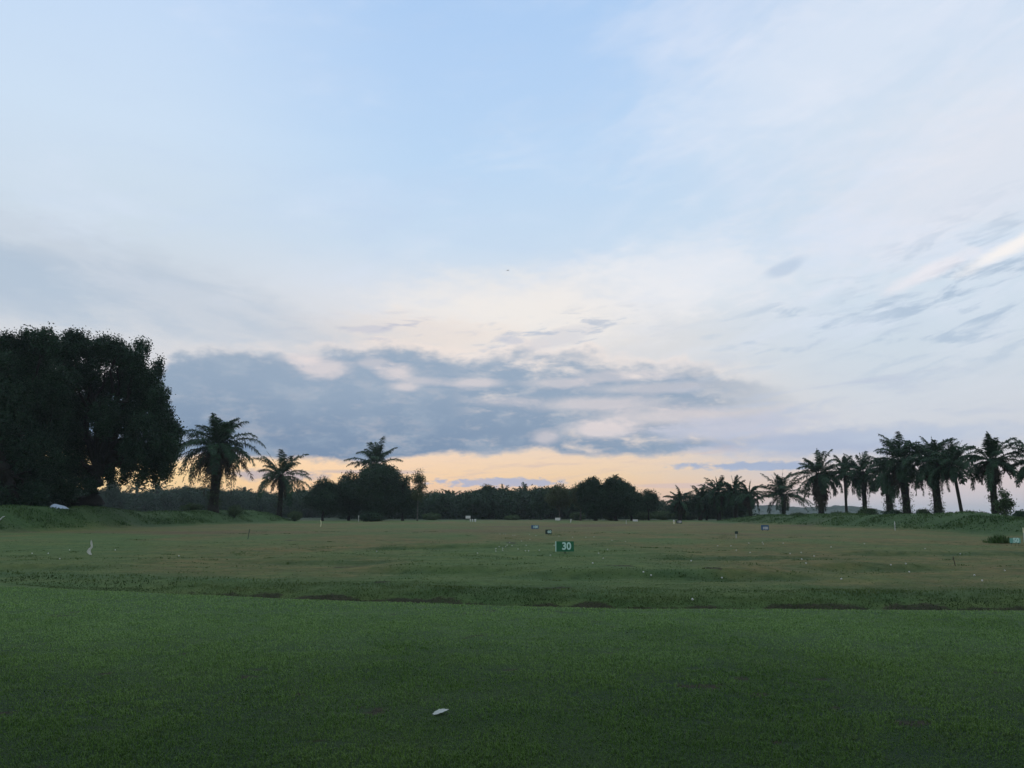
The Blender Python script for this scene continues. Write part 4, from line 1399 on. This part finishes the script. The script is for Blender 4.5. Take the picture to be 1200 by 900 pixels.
# pale blue tarpaulin under the great trees
d = 86.0
x0 = gx(68, d); zb = hz(x0, d)
k = d / 913.0
rng = np.random.default_rng(8)
un = np.linspace(-1, 1, 26); vn = np.linspace(-1, 1, 12)
U, W = np.meshgrid(un, vn)
prof_h = np.interp(un, [-1, -0.85, -0.55, 0.2, 0.8, 1.0], [0.0, 0.75, 0.95, 0.70, 0.45, 0.0])
Z = prof_h[None, :] * (1 - np.abs(W) ** 2.2) + 0.05 * fbm(U * 3.5, W * 3.5, 4, 3)
Z[:, 0] = Z[:, -1] = -0.05; Z[0, :] = Z[-1, :] = -0.05
mb = MB()
i = np.arange(11)[:, None] * 26; j = np.arange(25)[None, :]
mb.add(np.stack([U * 8.5 * k, W * 0.7, Z * 0.56], -1), np.stack([i + j, i + j + 1, i + 26 + j + 1, i + 26 + j], -1).reshape(-1, 4))
o = mb.build('tarpaulin', M['tarp'])
o.location = (x0, d, zb + 0.12)
tag(o, 'pale blue tarpaulin draped over a low heap beneath the great trees', 'tarpaulin')

# pale curved stick on the left bank
d = 72.0
x0 = gx(3, d)
p = Vector((x0, d, hz(x0, d)))
mb = MB(); k = d / 913.0
tube(mb, [(-6 * k, 0, 0.05), (-2 * k, 0, 0.22), (0.5 * k, -0.02, 0.42), (3.5 * k, -0.04, 0.52)], [0.05, 0.06, 0.05, 0.02], 7)
o = mb.build('bare_branch', M['white'])
o.location = p
tag(o, 'pale bent stick poking from the left grass bank at the very edge', 'stick')

# a bird high over the field
d = 60.0
px, py = 595, 317
r = ray(px, py)
bp = Vector((r.x / r.y * d, d, EYE + r.z / r.y * d))
mb = MB()
tube(mb, [(-0.08, 0, 0), (-0.04, 0, 0.008), (0.0, 0, 0.01), (0.05, 0, 0.008), (0.085, 0, 0.004), (0.10, 0, 0.0)], [0.004, 0.018, 0.026, 0.020, 0.018, 0.004], 8)
for s in (-1, 1):
    pts = np.array([(0.03, 0, 0.02), (0.035, s * 0.07, 0.045), (0.0, s * 0.14, 0.04), (-0.05, s * 0.19, 0.02)])
    ch = [0.05, 0.045, 0.03, 0.006]
    V = []
    for q_, c in zip(pts, ch):
        V += [q_ + np.array([c / 2, 0, 0.002]), q_ + np.array([-c / 2, 0, 0.002]), q_ + np.array([-c / 2, 0, -0.002]), q_ + np.array([c / 2, 0, -0.002])]
    F = []
    for l in range(3):
        for e in range(4):
            g_ = (e + 1) % 4
            F.append((l * 4 + e, l * 4 + g_, l * 4 + 4 + g_, l * 4 + 4 + e))
    mb.add(V, [np.array(F)])
mb.add([(-0.07, -0.006, 0.0), (-0.07, 0.006, 0.0), (-0.13, 0.03, 0.0), (-0.13, -0.03, 0.0), (-0.07, -0.006, 0.003), (-0.07, 0.006, 0.003), (-0.13, 0.03, 0.003), (-0.13, -0.03, 0.003)],
       [np.array([(0, 1, 2, 3), (7, 6, 5, 4), (0, 4, 5, 1), (1, 5, 6, 2), (2, 6, 7, 3), (3, 7, 4, 0)])])
o = mb.build('bird', M['feather'])
o.location = bp; o.rotation_euler = (R(15), R(-10), R(35))
tag(o, 'tiny dark bird flying high in the open sky', 'bird')

# ------------------------------------------------------------------ golf balls
rng = np.random.default_rng(31)
bmesh_src = None
ZONES = [
    ('golf balls by the ragged flag', 'white golf ball on the left field near the ragged flag', [(37.5, 648.5), (56.5, 648.5), (81.5, 644.5), (70, 655), (135, 644.5)]),
    ('golf balls left of centre', 'white golf ball alone between the ragged flag and the centre', [(209.5, 651.5)]),
    ('golf balls at the left of the centre', 'white golf ball lying left of the thick scatter before the 30 sign', [(441.5, 646)]),
    ('golf balls scattered left of the 30 sign', 'white golf ball in the loose scatter left of the green 30 sign', [
        (559.5, 648.5), (581, 643), (585, 640.5), (592.5, 640.5), (594.3, 639), (597.2, 635.5), (589, 642.5), (589, 645), (581, 646), (601, 627), (603.5, 627), (590, 625.5), (592.5, 625.5), (586, 625.5),
        (620.5, 626), (628, 627.5), (621, 632), (616.5, 639), (615.7, 645.5), (619.5, 645.7), (632, 645), (645, 650.8), (649.5, 639), (655, 628), (671, 629.5), (600, 639.5), (611, 634), (607, 643.5)]),
    ('golf balls scattered right of the 30 sign', 'white golf ball in the sparse scatter just right of the 30 sign', [
        (686.5, 629.5), (696, 629), (701.5, 648.5), (707, 654.5), (694.5, 660.3), (712, 644), (733, 634.5), (717, 633)]),
    ('golf balls out on the right', 'white golf ball on the brown grass at the right of the field', [
        (877.5, 636.5), (893.5, 635.5), (894.5, 637.5), (917.8, 636.5), (879, 647.5), (863, 645), (926, 648.8), (939, 647.5), (939.5, 655.5), (944.5, 660.5), (954, 651.8), (1044, 662.5), (1061.5, 661), (1065.5, 670.5),
        (1084, 643), (1125.5, 649), (1142, 674.5), (1177.5, 669), (1151, 681), (986, 679), (810, 657.5), (846, 678), (841, 639.5), (856.5, 639.5), (1013, 637), (974, 641)]),
    ('golf balls near the ditch', 'white golf ball beside the terrace right of centre, above the ditch', [(754, 670.8), (763, 675)]),
    ('golf balls in the ditch', 'white golf ball down in the ditch behind the tee', [(811.5, 703.2)])]
for grp, lab, pts in ZONES:
    for px, py in pts:
        p = ground_at(px, py + 0.6)
        if bmesh_src is None:
            import bmesh
            bm = bmesh.new()
            bmesh.ops.create_icosphere(bm, subdivisions=3, radius=0.0214)
            bmesh_src = bpy.data.meshes.new('golf_ball')
            bm.to_mesh(bmesh_src); bm.free()
            bmesh_src.polygons.foreach_set('use_smooth', [True] * len(bmesh_src.polygons))
            bmesh_src.materials.append(M['ball'])
            o = bpy.data.objects.new('golf_ball', bmesh_src)
            first = o
        else:
            o = first.copy()
        COL.objects.link(o)
        o.location = p + Vector((0, 0, 0.024))
        o.rotation_euler = tuple(rng.uniform(0, 6, 3))
        tag(o, lab, 'golf ball', grp if len(pts) > 1 else None)
        if len(pts) == 1 and 'group' in o:
            del o['group']

# ------------------------------------------------------------------ evening haze
mb = MB()
hx0, hx1, hy0, hy1, hz0, hz1 = -3300, 3300, -3100, 3300, -2.0, 34.0
V = [(a, b, c) for c in (hz0, hz1) for b in (hy0, hy1) for a in (hx0, hx1)]
mb.add(V, [np.array([(0, 2, 3, 1), (4, 5, 7, 6), (0, 1, 5, 4), (1, 3, 7, 5), (3, 2, 6, 7), (2, 0, 4, 6)])])
hm_ = new_mat('haze')
pv = node('ShaderNodeVolumePrincipled')
pv.inputs['Color'].default_value = (0.80, 0.88, 0.96, 1)
pv.inputs['Density'].default_value = 0.00018
pv.inputs['Anisotropy'].default_value = 0.2
ho = node('ShaderNodeOutputMaterial')
S.tree.links.new(pv.outputs[0], ho.inputs['Volume'])
o = mb.build('haze', hm_)
o['kind'] = 'stuff'
